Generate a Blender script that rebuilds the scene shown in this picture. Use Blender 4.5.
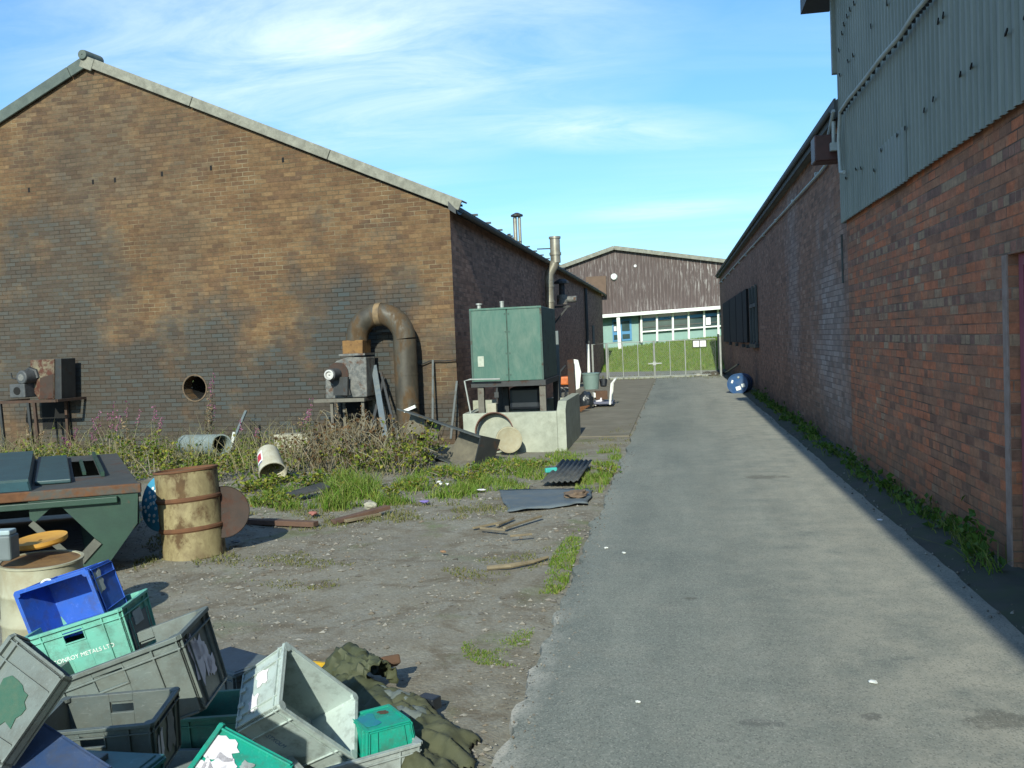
import bpy, bmesh, math, random
from math import sin, cos, pi, radians, sqrt
from mathutils import Vector, Matrix, noise
for _o in list(bpy.data.objects): bpy.data.objects.remove(_o)
SC = bpy.context.scene
COL = SC.collection
RND = random.Random(7)
V = Vector

# ---------------------------------------------------------------- camera
FPX, CAMH, ROLL = 950.0, 1.75, radians(2.4)
YAW, PITCH = radians(9.838267), radians(2.539331)
_f = V((-sin(YAW)*cos(PITCH), cos(YAW)*cos(PITCH), -sin(PITCH)))
_r = V((cos(YAW), sin(YAW), 0)); _u = _r.cross(_f)
CR = cos(ROLL)*_r - sin(ROLL)*_u; CU = cos(ROLL)*_u + sin(ROLL)*_r; CF = _f
CAM = V((0, 0, CAMH))
cd = bpy.data.cameras.new('camera'); cam = bpy.data.objects.new('camera', cd); COL.objects.link(cam)
cam.matrix_world = Matrix(((CR.x, CU.x, -CF.x, 0), (CR.y, CU.y, -CF.y, 0), (CR.z, CU.z, -CF.z, CAMH), (0, 0, 0, 1)))
cd.sensor_width = 36; cd.lens = FPX/1024*36; cd.clip_start = .05; cd.clip_end = 2000
SC.camera = cam

# ---------------------------------------------------------------- light
EL, AZ = radians(28), radians(1.6)
SUN_STRENGTH, SKY_STRENGTH, EXPOSURE = 4.0, 0.124, 0.58
w = bpy.data.worlds.new("World"); SC.world = w; w.use_nodes = True
SC.view_settings.view_transform = 'Standard'; SC.view_settings.look = 'None'
SC.view_settings.exposure = EXPOSURE; SC.view_settings.gamma = 1
sd = bpy.data.lights.new('sun', 'SUN'); so = bpy.data.objects.new('sun', sd); COL.objects.link(so)
sd.energy = SUN_STRENGTH; sd.angle = radians(.5); sd.color = (.985, .97, .82)
_sdir = V((-sin(AZ)*cos(EL), cos(AZ)*cos(EL), -sin(EL)))
so.rotation_euler = _sdir.to_track_quat('-Z', 'Y').to_euler(); so.location = (3, -20, 20)

class NT:
    def __init__(s, tree): s.t = tree; s.n = tree.nodes; s.l = tree.links
    def add(s, typ, props=None, **ins):
        n = s.n.new(typ)
        for k, v in (props or {}).items(): setattr(n, k, v)
        for k, v in ins.items():
            s.set(n, k.replace('_', ' ') if not k[0] == 'i' or not k[1:].isdigit() else int(k[1:]), v)
        return n
    def set(s, n, k, v):
        sock = n.inputs[k]
        if hasattr(v, 'is_linked') or isinstance(v, bpy.types.NodeSocket): s.l.new(v, sock)
        elif isinstance(v, bpy.types.Node): s.l.new(v.outputs[0], sock)
        else:
            if hasattr(sock, 'default_value') and not isinstance(v, (int, float)) and len(v) == 3 and sock.type == 'RGBA': v = (*v, 1)
            sock.default_value = v
    def math(s, op, a, b=0.0, c=None, clamp=False):
        n = s.n.new('ShaderNodeMath'); n.operation = op; n.use_clamp = clamp
        s.set(n, 0, a); s.set(n, 1, b)
        if c is not None: s.set(n, 2, c)
        return n.outputs[0]
    def mix(s, f, a, b, bt='MIX'):
        n = s.n.new('ShaderNodeMixRGB'); n.blend_type = bt
        s.set(n, 0, f); s.set(n, 1, a); s.set(n, 2, b); return n.outputs[0]
    def ramp(s, f, stops, interp='LINEAR'):
        n = s.n.new('ShaderNodeValToRGB'); n.color_ramp.interpolation = interp
        cr = n.color_ramp
        while len(cr.elements) < len(stops): cr.elements.new(.5)
        for e, (p, c) in zip(cr.elements, stops):
            e.position = p; e.color = (c, c, c, 1) if isinstance(c, (int, float)) else (*c, 1)
        s.set(n, 0, f); return n.outputs[0]
    def noise(s, vec, scale, detail=4, rough=.55, dist=0):
        n = s.n.new('ShaderNodeTexNoise'); s.set(n, 'Vector', vec)
        n.inputs['Scale'].default_value = scale; n.inputs['Detail'].default_value = detail
        n.inputs['Roughness'].default_value = rough; n.inputs['Distortion'].default_value = dist
        return n.outputs['Fac']
    def mapping(s, vec, scale=(1, 1, 1), rot=(0, 0, 0), loc=(0, 0, 0)):
        n = s.n.new('ShaderNodeMapping'); s.set(n, 'Vector', vec)
        n.inputs['Scale'].default_value = scale; n.inputs['Rotation'].default_value = rot; n.inputs['Location'].default_value = loc
        return n.outputs[0]

# sky: Nishita with thin cirrus mixed in
t = NT(w.node_tree); t.n.clear()
sky = t.n.new('ShaderNodeTexSky'); sky.sky_type = 'NISHITA'; sky.sun_disc = False
sky.sun_elevation = EL; sky.sun_rotation = pi - AZ; sky.air_density = 1.0; sky.dust_density = .6; sky.ozone_density = 1.6
tc = t.n.new('ShaderNodeTexCoord'); sx = t.n.new('ShaderNodeSeparateXYZ'); t.l.new(tc.outputs['Generated'], sx.inputs[0])
zz = t.math('ADD', t.math('MAXIMUM', sx.outputs[2], 0.0), .16)
cu = t.math('DIVIDE', sx.outputs[0], zz); cv = t.math('DIVIDE', sx.outputs[1], zz)
cxy = t.n.new('ShaderNodeCombineXYZ'); t.l.new(cu, cxy.inputs[0]); t.l.new(cv, cxy.inputs[1])
mp1 = t.mapping(cxy.outputs[0], scale=(.55, 2.2, 1), rot=(0, 0, radians(-38)), loc=(1.3, .4, 0))
n1 = t.noise(mp1, 1.0, 7, .62, .7)
mp2 = t.mapping(cxy.outputs[0], scale=(.45, .6, 1), rot=(0, 0, radians(-25)), loc=(3.1, 1.7, 0))
n2 = t.noise(mp2, 1.1, 3, .5, .3)
def glob(cx, cy, rx, ry, rot):
    dx = t.math('SUBTRACT', cu, cx); dy = t.math('SUBTRACT', cv, cy); c_, s_ = cos(rot), sin(rot)
    a = t.math('DIVIDE', t.math('ADD', t.math('MULTIPLY', dx, c_), t.math('MULTIPLY', dy, s_)), rx); b_ = t.math('DIVIDE', t.math('SUBTRACT', t.math('MULTIPLY', dy, c_), t.math('MULTIPLY', dx, s_)), ry)
    return t.math('SUBTRACT', 1.0, t.math('SQRT', t.math('ADD', t.math('MULTIPLY', a, a), t.math('MULTIPLY', b_, b_))), clamp=True)
veil = t.math('MAXIMUM', glob(-.70, 1.98, .85, .95, .15), t.math('MAXIMUM', t.math('MULTIPLY', glob(-.25, 2.6, .7, .22, .35), .8), t.math('MULTIPLY', glob(-.02, 3.45, .45, .16, 0), .75)))
n3 = t.noise(t.mapping(cxy.outputs[0], scale=(1.1, 2.6, 1), rot=(0, 0, radians(-30))), 1.7, 8, .66, .6)
veil = t.math('MULTIPLY', t.math('POWER', veil, .9), t.math('ADD', .22, t.math('MULTIPLY', t.ramp(n3, [(.32, 0.0), (.68, 1.0)]), .8)), clamp=True)
cm = t.math('MULTIPLY', t.ramp(n1, [(.40, 0.0), (.78, 1.0)]), t.ramp(n2, [(.36, .12), (.62, 1.0)]))
hz = t.math('SUBTRACT', 1.0, t.math('MULTIPLY', sx.outputs[2], 3.2), clamp=True)
skc = t.mix(1.0, sky.outputs[0], t.mix(hz, (.56, .90, 1.12), (.50, .73, .93)), 'MULTIPLY')
cm = t.math('MAXIMUM', t.math('MULTIPLY', cm, .5), veil)
skc = t.mix(t.math('MULTIPLY', cm, .85), skc, (5.8, 6.8, 7.5))
bg = t.n.new('ShaderNodeBackground'); t.l.new(skc, bg.inputs[0]); bg.inputs[1].default_value = SKY_STRENGTH
wo = t.n.new('ShaderNodeOutputWorld'); t.l.new(bg.outputs[0], wo.inputs[0])

# ---------------------------------------------------------------- photogrammetry helpers
def ray(px, py): return CR*((px-512)/FPX) + CU*((384-py)/FPX) + CF
def G(px, py, z=0.0): d = ray(px, py); return CAM + d*((z-CAM.z)/d.z)
def PX(px, py, x): d = ray(px, py); return CAM + d*((x-CAM.x)/d.x)
def PY(px, py, y): d = ray(px, py); return CAM + d*((y-CAM.y)/d.y)
def PN(px, py, p0, n): d = ray(px, py); return CAM + d*((V(p0)-CAM).dot(n)/d.dot(n))

# ---------------------------------------------------------------- materials
def finish(t, col, rough, bumpv=None, bump=.3, dist=.01, metal=0.0, spec=None):
    b = t.n.new('ShaderNodeBsdfPrincipled'); t.set(b, 'Base Color', col); t.set(b, 'Roughness', rough); t.set(b, 'Metallic', metal)
    if spec is not None: t.set(b, 'Specular IOR Level', spec)
    if bumpv is not None:
        bn = t.n.new('ShaderNodeBump'); bn.inputs['Strength'].default_value = bump; bn.inputs['Distance'].default_value = dist
        t.l.new(bumpv, bn.inputs['Height']); t.l.new(bn.outputs[0], b.inputs['Normal'])
    o = t.n.new('ShaderNodeOutputMaterial'); t.l.new(b.outputs[0], o.inputs[0]); return b
def newmat(name):
    m = bpy.data.materials.new(name); m.use_nodes = True; t = NT(m.node_tree); t.n.clear()
    tc = t.n.new('ShaderNodeTexCoord'); return m, t, tc.outputs['Object']
_mats = {}
def M(name, c1, c2=None, scale=6, rough=.75, metal=0.0, bump=.15, rust=None, dirt=None, spec=None, stretch=(1, 1, 1), scuff=0):
    """painted / plain surface: c1..c2 noise, optional rust=(colour, threshold, scale), dirt=(colour, amount, scale)"""
    if name in _mats: return _mats[name]
    m, t, oc = newmat(name); c2 = c2 or tuple(x*.7 for x in c1)
    v = t.mapping(oc, scale=stretch)
    n = t.noise(v, scale, 6, .62)
    col = t.mix(t.ramp(n, [(.3, 0.0), (.7, 1.0)]), c1, c2); rg = rough
    if dirt:
        dn = t.noise(v, dirt[2], 7, .7, .4); col = t.mix(t.math('MULTIPLY', t.ramp(dn, [(.42, 0.0), (.68, 1.0)]), dirt[1]), col, dirt[0])
    if rust:
        rn = t.noise(v, rust[2], 8, .68, .3); rf = t.ramp(rn, [(max(rust[1]-.05, 0), 0.0), (rust[1]+.05, 1.0)])
        rc = t.mix(t.noise(v, rust[2]*5, 4), rust[0], tuple(x*.35 for x in rust[0])); col = t.mix(rf, col, rc)
        rg = t.mix(rf, (rough,)*3, (.92,)*3)
    if scuff:
        sc = t.noise(t.mapping(oc, scale=(1, 1, 3.5), rot=(.3, .5, .2)), 38, 6, .75, .6); col = t.mix(t.ramp(sc, [(.57, 0.0), (.70, scuff)]), col, tuple(min(1, x*1.2+.10) for x in c1))
        gr = t.noise(oc, 14, 7, .72); col = t.mix(t.ramp(gr, [(.50, 0.0), (.70, scuff)]), col, (.075, .07, .055))
    fn = t.noise(oc, scale*9, 4, .6)
    finish(t, col, rg, fn, bump, .006, metal, spec); _mats[name] = m; return m
def leafmat(name, stops, rough=.6, trans=.25):
    m, t, oc = newmat(name); g = t.n.new('ShaderNodeNewGeometry')
    n = len(stops); col = t.ramp(g.outputs['Random Per Island'], [(i/max(n-1, 1), c) for i, c in enumerate(stops)])
    b = t.n.new('ShaderNodeBsdfPrincipled'); t.set(b, 'Base Color', col); t.set(b, 'Roughness', rough); t.set(b, 'Specular IOR Level', .25)
    tr = t.n.new('ShaderNodeBsdfTranslucent'); t.l.new(col, tr.inputs[0])
    mx = t.n.new('ShaderNodeMixShader'); mx.inputs[0].default_value = trans; t.l.new(b.outputs[0], mx.inputs[1]); t.l.new(tr.outputs[0], mx.inputs[2])
    o = t.n.new('ShaderNodeOutputMaterial'); t.l.new(mx.outputs[0], o.inputs[0]); return m
def brickmat(name, stops, mortar, row=.079, stains=(), soot=(.028, .032, .034), header=None, bw=None, bump=.7, var=.45, moss=None, low=None, mort=.006):
    m, t, oc = newmat(name); g = t.n.new('ShaderNodeNewGeometry')
    sx = t.n.new('ShaderNodeSeparateXYZ'); t.l.new(oc, sx.inputs[0]); sn = t.n.new('ShaderNodeSeparateXYZ'); t.l.new(g.outputs['Normal'], sn.inputs[0])
    side = t.math('GREATER_THAN', t.math('ABSOLUTE', sn.outputs[0]), .5)
    u = t.math('ADD', t.math('MULTIPLY', sx.outputs[1], side), t.math('MULTIPLY', sx.outputs[0], t.math('SUBTRACT', 1.0, side)))
    z = sx.outputs[2]
    def bt(width, off):
        cb = t.n.new('ShaderNodeCombineXYZ'); t.set(cb, 0, u); t.set(cb, 1, z)
        wv = t.noise(oc, 1.7, 3); wob = t.math('MULTIPLY', t.math('SUBTRACT', wv, .5), .012)
        t.set(cb, 1, t.math('ADD', z, wob))
        b = t.n.new('ShaderNodeTexBrick'); t.l.new(cb.outputs[0], b.inputs['Vector']); b.offset = off
        b.inputs['Scale'].default_value = 1; b.inputs['Brick Width'].default_value = width; b.inputs['Row Height'].default_value = row
        b.inputs['Mortar Size'].default_value = mort; b.inputs['Mortar Smooth'].default_value = .35
        b.inputs['Color1'].default_value = (0, 0, 0, 1); b.inputs['Color2'].default_value = (1, 1, 1, 1); b.inputs['Mortar'].default_value = (.5, .5, .5, 1)
        return b
    b1 = bt(bw or row*2.95, .5); rnd = b1.outputs['Color']; fac = b1.outputs['Fac']
    if header:
        b2 = bt((bw or row*2.95)/2, .5)
        hm = t.math('LESS_THAN', t.math('MODULO', t.math('FLOOR', t.math('DIVIDE', z, row)), header[0]), 1.0)
        rnd = t.mix(hm, rnd, b2.outputs['Color']); fac = t.mix(hm, fac, b2.outputs['Fac'])
    rcl = t.math('ADD', t.math('MULTIPLY', rnd, .8), t.math('MULTIPLY', t.math('SUBTRACT', t.noise(oc, 1.1, 5, .65), .42), .9), clamp=True)
    col = t.ramp(rcl, stops)
    if header and header[1]: # pale headers band between two heights
        band = t.math('MULTIPLY', hm, t.math('MULTIPLY', t.math('GREATER_THAN', z, header[2]), t.math('LESS_THAN', z, header[3])))
        hc = t.ramp(b2.outputs['Color'], header[1], 'CONSTANT'); col = t.mix(t.math('MULTIPLY', band, .75), col, hc)
    big = t.noise(oc, .55, 6, .6); col = t.mix(t.math('MULTIPLY', t.ramp(big, [(.3, 0.0), (.7, 1.0)]), var), col, tuple(c*.62 for c in stops[1][1]))
    stk = t.noise(t.mapping(oc, scale=(.9, .9, 6.5)), 1.6, 7, .68, .3); col = t.mix(.5, col, t.mix(t.ramp(stk, [(.28, 0.0), (.72, 1.0)]), (.52, .52, .53), (1.38, 1.34, 1.26)), 'MULTIPLY')
    fine = t.noise(oc, 45, 5, .7); col = t.mix(.55, col, t.mix(fine, (.25,)*3, (1.25,)*3), 'MULTIPLY'); mid = t.noise(oc, 11, 5, .7); col = t.mix(.6, col, t.mix(t.ramp(mid, [(.3, 0.0), (.7, 1.0)]), (.62, .63, .64), (1.36, 1.35, 1.32)), 'MULTIPLY')
    mf = t.math('MULTIPLY', fac, t.ramp(t.noise(oc, 2.3, 6, .65), [(.36, .05), (.62, .95)]))
    mcol = t.mix(t.ramp(t.noise(oc, .9, 5, .6), [(.42, 0.0), (.6, 1.0)]), tuple(x*.38 for x in mortar), mortar)
    col = t.mix(mf, col, mcol)
    if stains:
        wn = t.noise(oc, 1.3, 6, .65); wd = t.math('MULTIPLY', t.math('SUBTRACT', wn, .5), 2.6); tot = None
        for cx, cz, rx, rz, st in stains:
            dx = t.math('DIVIDE', t.math('SUBTRACT', u, cx), rx); dz = t.math('DIVIDE', t.math('SUBTRACT', z, cz), rz)
            d = t.math('SQRT', t.math('ADD', t.math('MULTIPLY', dx, dx), t.math('MULTIPLY', dz, dz)))
            k = t.math('SUBTRACT', t.math('SUBTRACT', 1.25, d), wd)
            k = t.math('MULTIPLY', t.math('MULTIPLY', k, 1.3, clamp=True), st)
            tot = k if tot is None else t.math('MAXIMUM', tot, k)
        rv = t.math('MULTIPLY', tot, t.math('ADD', .66, t.math('MULTIPLY', rnd, .34)))
        col = t.mix(rv, col, t.mix(t.math('MULTIPLY', fac, .9), t.mix(rnd, tuple(c*.8 for c in soot), tuple(c*1.2 for c in soot)), tuple(c*.22 for c in soot)))
    if low:  # darker towards the foot
        lf = t.math('SUBTRACT', 1.0, t.math('DIVIDE', z, low[0]), clamp=True); lf = t.math('MULTIPLY', lf, t.ramp(t.noise(oc, 2.0, 5), [(.3, .3), (.7, 1.0)]))
        col = t.mix(t.math('MULTIPLY', lf, low[2]), col, low[1])
    h = t.math('SUBTRACT', t.math('MULTIPLY', t.noise(oc, 30, 4), .35), fac)
    finish(t, col, .9, h, bump, .008, 0, .2); return m

SOOTY = [ # u(x), z, rx, rz, strength on the gable
    (-11.4, 3.6, 1.5, 1.9, .75), (-12.6, 2.6, 1.2, 1.6, .7), (-8.55, 1.4, 1.35, 1.7, .9), (-5.6, 1.7, 1.5, 1.8, 1.0), (-6.6, .9, 3.6, 1.5, .95), (-10.6, 1.0, 3.4, 1.5, .9),
    (-11.8, .9, 1.8, 1.5, .7), (-5.6, .6, 3.2, 1.0, .9), (-8.0, .1, 6.0, 1.3, .9), (-10.6, 5.6, 2.0, 1.6, .45), (-4.4, .8, .8, 1.0, .6), (-9.0, 3.6, .7, 1.6, .25), (-12.2, 2.2, 2.3, 2.3, .85), (-9.6, 1.0, 2.6, .9, .7), (-7.0, .9, 1.3, .9, .75), (-11.2, 4.9, 1.1, 1.4, .5), (-10.3, 2.4, .5, 2.0, .35)]
m_gable = brickmat('gable_brick', [(0, (.105, .068, .045)), (.3, (.155, .094, .053)), (.6, (.19, .12, .063)), (.85, (.23, .153, .082)), (1, (.165, .125, .078))], (.23, .19, .12), stains=SOOTY, soot=(.043, .052, .053), mort=.008, var=.75)
m_side = brickmat('side_wall_brick', [(0, (.20, .115, .082)), (.3, (.33, .19, .135)), (.7, (.42, .24, .165)), (1, (.52, .31, .225))], (.31, .24, .18), var=.3)
m_rfar = brickmat('warehouse_brick', [(0, (.21, .12, .09)), (.3, (.34, .19, .135)), (.7, (.42, .225, .155)), (1, (.54, .34, .25))], (.30, .24, .19), stains=((14.6, 1.7, 1.6, 1.5, .55), (19, 2.6, 1.0, 2.2, .4)), soot=(.36, .33, .32), var=.55, low=(1.0, (.06, .06, .045), .6))
m_rnear = brickmat('red_brick', [(0, (.24, .12, .085)), (.2, (.37, .19, .125)), (.42, (.44, .21, .125)), (.6, (.54, .20, .115)), (.76, (.62, .205, .10)), (.86, (.42, .26, .17)), (.94, (.52, .36, .24)), (1, (.60, .44, .31))], (.23, .17, .13), header=(4, [(0, (.24, .14, .12)), (.35, (.42, .32, .22)), (.7, (.3, .17, .14))], 1.55, 3.3), var=.35, low=(.7, (.09, .08, .05), .7))
RUST = (.16, .055, .02)
m_barge = M('weathered_asbestos', (.27, .27, .22), (.17, .17, .14), 5, .9, dirt=((.10, .10, .08), .6, 9))
m_barged = M('dark_asbestos', (.10, .125, .11), (.06, .08, .075), 5, .9)  # darker, greener tone for the left barge boards and the ridge cap
m_roof = M('roof_sheet', (.14, .14, .13), (.08, .085, .08), 3, .9)
m_dark = M('black_steel', (.03, .033, .034), (.016, .018, .02), 7, .6, rust=((.07, .035, .02), .62, 6))
m_black = M('void_black', (.006, .006, .006), (.004, .004, .004), 5, .95)
m_duct = M('duct_galvanised', (.075, .066, .048), (.036, .032, .026), 3, .5, metal=.15, rust=((.12, .075, .036), .52, 3.2), dirt=((.15, .135, .10), .35, 5), stretch=(1, 1, .5))
m_rusty = M('rusted_steel', (.20, .085, .03), (.10, .045, .022), 9, .9, bump=.3)
m_ochre = M('ochre_rust', (.22, .12, .036), (.13, .07, .028), 12, .85, rust=((.14, .07, .03), .6, 9))
m_fan = M('fan_grey_paint', (.115, .12, .115), (.06, .066, .066), 8, .7, rust=((.13, .075, .05), .58, 7), dirt=((.3, .29, .26), .5, 12))
m_fanrust = M('fan_rusted', (.15, .125, .085), (.07, .055, .04), 7, .85, rust=((.10, .035, .022), .50, 5), dirt=((.26, .23, .14), .5, 4))
m_standrust = M('stand_rusted', (.075, .04, .026), (.04, .027, .02), 8, .9)
m_motor = M('motor_grey', (.075, .08, .083), (.04, .045, .05), 12, .6)
m_white = M('white_paint', (.74, .76, .72), (.62, .64, .6), 6, .6)
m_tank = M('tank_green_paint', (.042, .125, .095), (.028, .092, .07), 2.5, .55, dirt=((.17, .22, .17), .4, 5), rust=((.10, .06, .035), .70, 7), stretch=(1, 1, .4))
m_tankd = M('tank_shaded_green', (.04, .085, .07), (.028, .06, .05), 3, .6, rust=((.08, .045, .03), .62, 5))  # darker copy of the tank green, shade of the sides put into the colour
m_conc = M('bund_concrete', (.37, .39, .32), (.27, .29, .235), 3.5, .92, dirt=((.16, .17, .13), .5, 6), bump=.3)
m_stone = M('pale_block', (.40, .38, .30), (.28, .27, .2), 8, .95, bump=.4)
m_skip = M('skip_green', (.020, .058, .038), (.013, .038, .027), 4, .5, rust=(RUST, .68, 7))
m_skiplid = M('skip_lid_blue', (.028, .072, .08), (.02, .05, .056), 5, .5, rust=((.12, .06, .03), .68, 14))
m_skiprim = M('skip_rim', (.085, .075, .06), (.05, .05, .045), 9, .8, rust=((.17, .075, .032), .47, 4))
m_deck = M('skip_deck', (.06, .062, .055), (.038, .042, .04), 6, .8, rust=((.10, .05, .028), .60, 5))
m_drum = M('rusty_drum_paint', (.31, .265, .14), (.215, .175, .085), 5, .75, rust=((.13, .078, .035), .565, 4.5), dirt=((.12, .085, .042), .8, 7), stretch=(1, 1, .7))
m_drumhoop = M('drum_hoop', (.15, .065, .028), (.085, .04, .02), 10, .9)
m_cream = M('cream_drum_paint', (.37, .37, .27), (.28, .27, .19), 4, .7, dirt=((.22, .17, .09), .6, 6), rust=((.2, .1, .04), .72, 6))
m_plate = M('brown_plate', (.05, .03, .022), (.03, .022, .018), 7, .85, rust=((.08, .035, .022), .55, 6))
m_lidblue = M('blue_lid', (.06, .30, .46), (.045, .23, .37), 5, .5)
m_bdrum = M('blue_drum_paint', (.025, .085, .22), (.018, .06, .15), 5, .35, dirt=((.1, .12, .14), .4, 7))
m_paper = M('paper', (.72, .70, .74), (.62, .6, .66), 9, .8)
m_ink = M('dark_ink', (.06, .05, .07), (.04, .04, .05), 9, .8)
m_tarp = M('olive_tarp', (.062, .072, .034), (.045, .054, .026), 4, .7, dirt=((.10, .10, .06), .2, 6))
m_sheet = M('grey_sheet', (.10, .13, .155), (.06, .085, .105), 2.5, .7, dirt=((.2, .2, .17), .45, 5))
m_corr = M('dark_corrugated', (.045, .05, .05), (.025, .028, .03), 8, .65, dirt=((.12, .115, .1), .5, 6))
m_wood = M('weathered_wood', (.23, .19, .12), (.13, .105, .07), 9, .9, stretch=(1, 1, .3))
m_clad = M('green_cladding', (.25, .268, .23), (.2, .218, .185), 1.6, .65, dirt=((.14, .16, .135), .6, 4), stretch=(1, 1, .25))
m_cladpale = M('pale_cladding_patch', (.25, .275, .255), (.21, .235, .215), 2.0, .65, stretch=(1, 1, .25))
m_gutter = M('dark_gutter', (.035, .04, .042), (.022, .026, .028), 5, .6)
m_fascia = M('grey_fascia', (.09, .095, .09), (.055, .06, .058), 4, .8)
m_pipew = M('pale_conduit', (.42, .46, .44), (.3, .33, .32), 6, .6)
m_redbox = M('maroon_box', (.075, .022, .018), (.05, .016, .013), 6, .5)
m_pink = M('maroon_frame_paint', (.30, .07, .10), (.22, .05, .075), 6, .5)
m_flue = M('flue_steel', (.42, .40, .33), (.26, .23, .17), 4, .35, metal=.6, rust=((.2, .13, .06), .66, 5))
m_galv = M('galvanised_tube', (.36, .38, .36), (.26, .28, .26), 6, .5, metal=.3)
m_hall = None
m_glass = M('window_glass', (.05, .085, .085), (.025, .045, .05), .8, .08, bump=0, spec=.6)
m_blued = M('blue_door_paint', (.05, .22, .42), (.04, .17, .33), 4, .5)
m_teal = M('pale_teal_panel', (.20, .33, .30), (.17, .285, .26), 3, .6)
m_greyp = M('grey_blue_panel', (.14, .17, .175), (.10, .125, .13), 4, .6)
m_orange = M('orange_paint', (.55, .15, .03), (.4, .09, .02), 7, .5, rust=((.12, .06, .03), .62, 9))
m_tub = M('grey_green_tub', (.16, .235, .215), (.125, .19, .175), 5, .6)
m_bag = M('black_plastic', (.02, .025, .032), (.012, .015, .02), 6, .35)
m_card = M('brown_card', (.11, .06, .035), (.07, .04, .025), 6, .9)
m_soil = M('bare_soil', (.075, .066, .05), (.045, .042, .033), 5, .97, bump=.4)

def crate_m(name, c, dirt=.45, dc=(.2, .2, .17)):
    return M(name, c, tuple(x*.8 for x in c), 7, .5, dirt=(tuple(a*.5+b*.5 for a, b in zip(c, dc)), dirt, 5), bump=.08, scuff=.5)
m_cteal = crate_m('teal_plastic', (.14, .43, .34))
m_cgrey = crate_m('grey_plastic', (.135, .165, .155))
m_clight = crate_m('light_grey_plastic', (.43, .52, .50), .35, (.42, .42, .38))
m_cdark = crate_m('dark_grey_plastic', (.085, .105, .10))
m_cblue = crate_m('blue_plastic', (.025, .11, .50), .25)
m_cnavy = crate_m('navy_plastic', (.025, .06, .16), .3)
m_cgreen = crate_m('green_plastic', (.005, .33, .235), .25, (.1, .3, .25))
m_cdgreen = crate_m('dark_green_plastic', (.04, .17, .13))
m_cslate = crate_m('slate_plastic', (.10, .13, .14))
m_cyellow = crate_m('yellow_plastic', (.62, .38, .01), .2)
m_cbottom = crate_m('petrol_plastic', (.05, .16, .17))
m_cpale = crate_m('pale_grey_plastic', (.34, .39, .385), .3)

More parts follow.
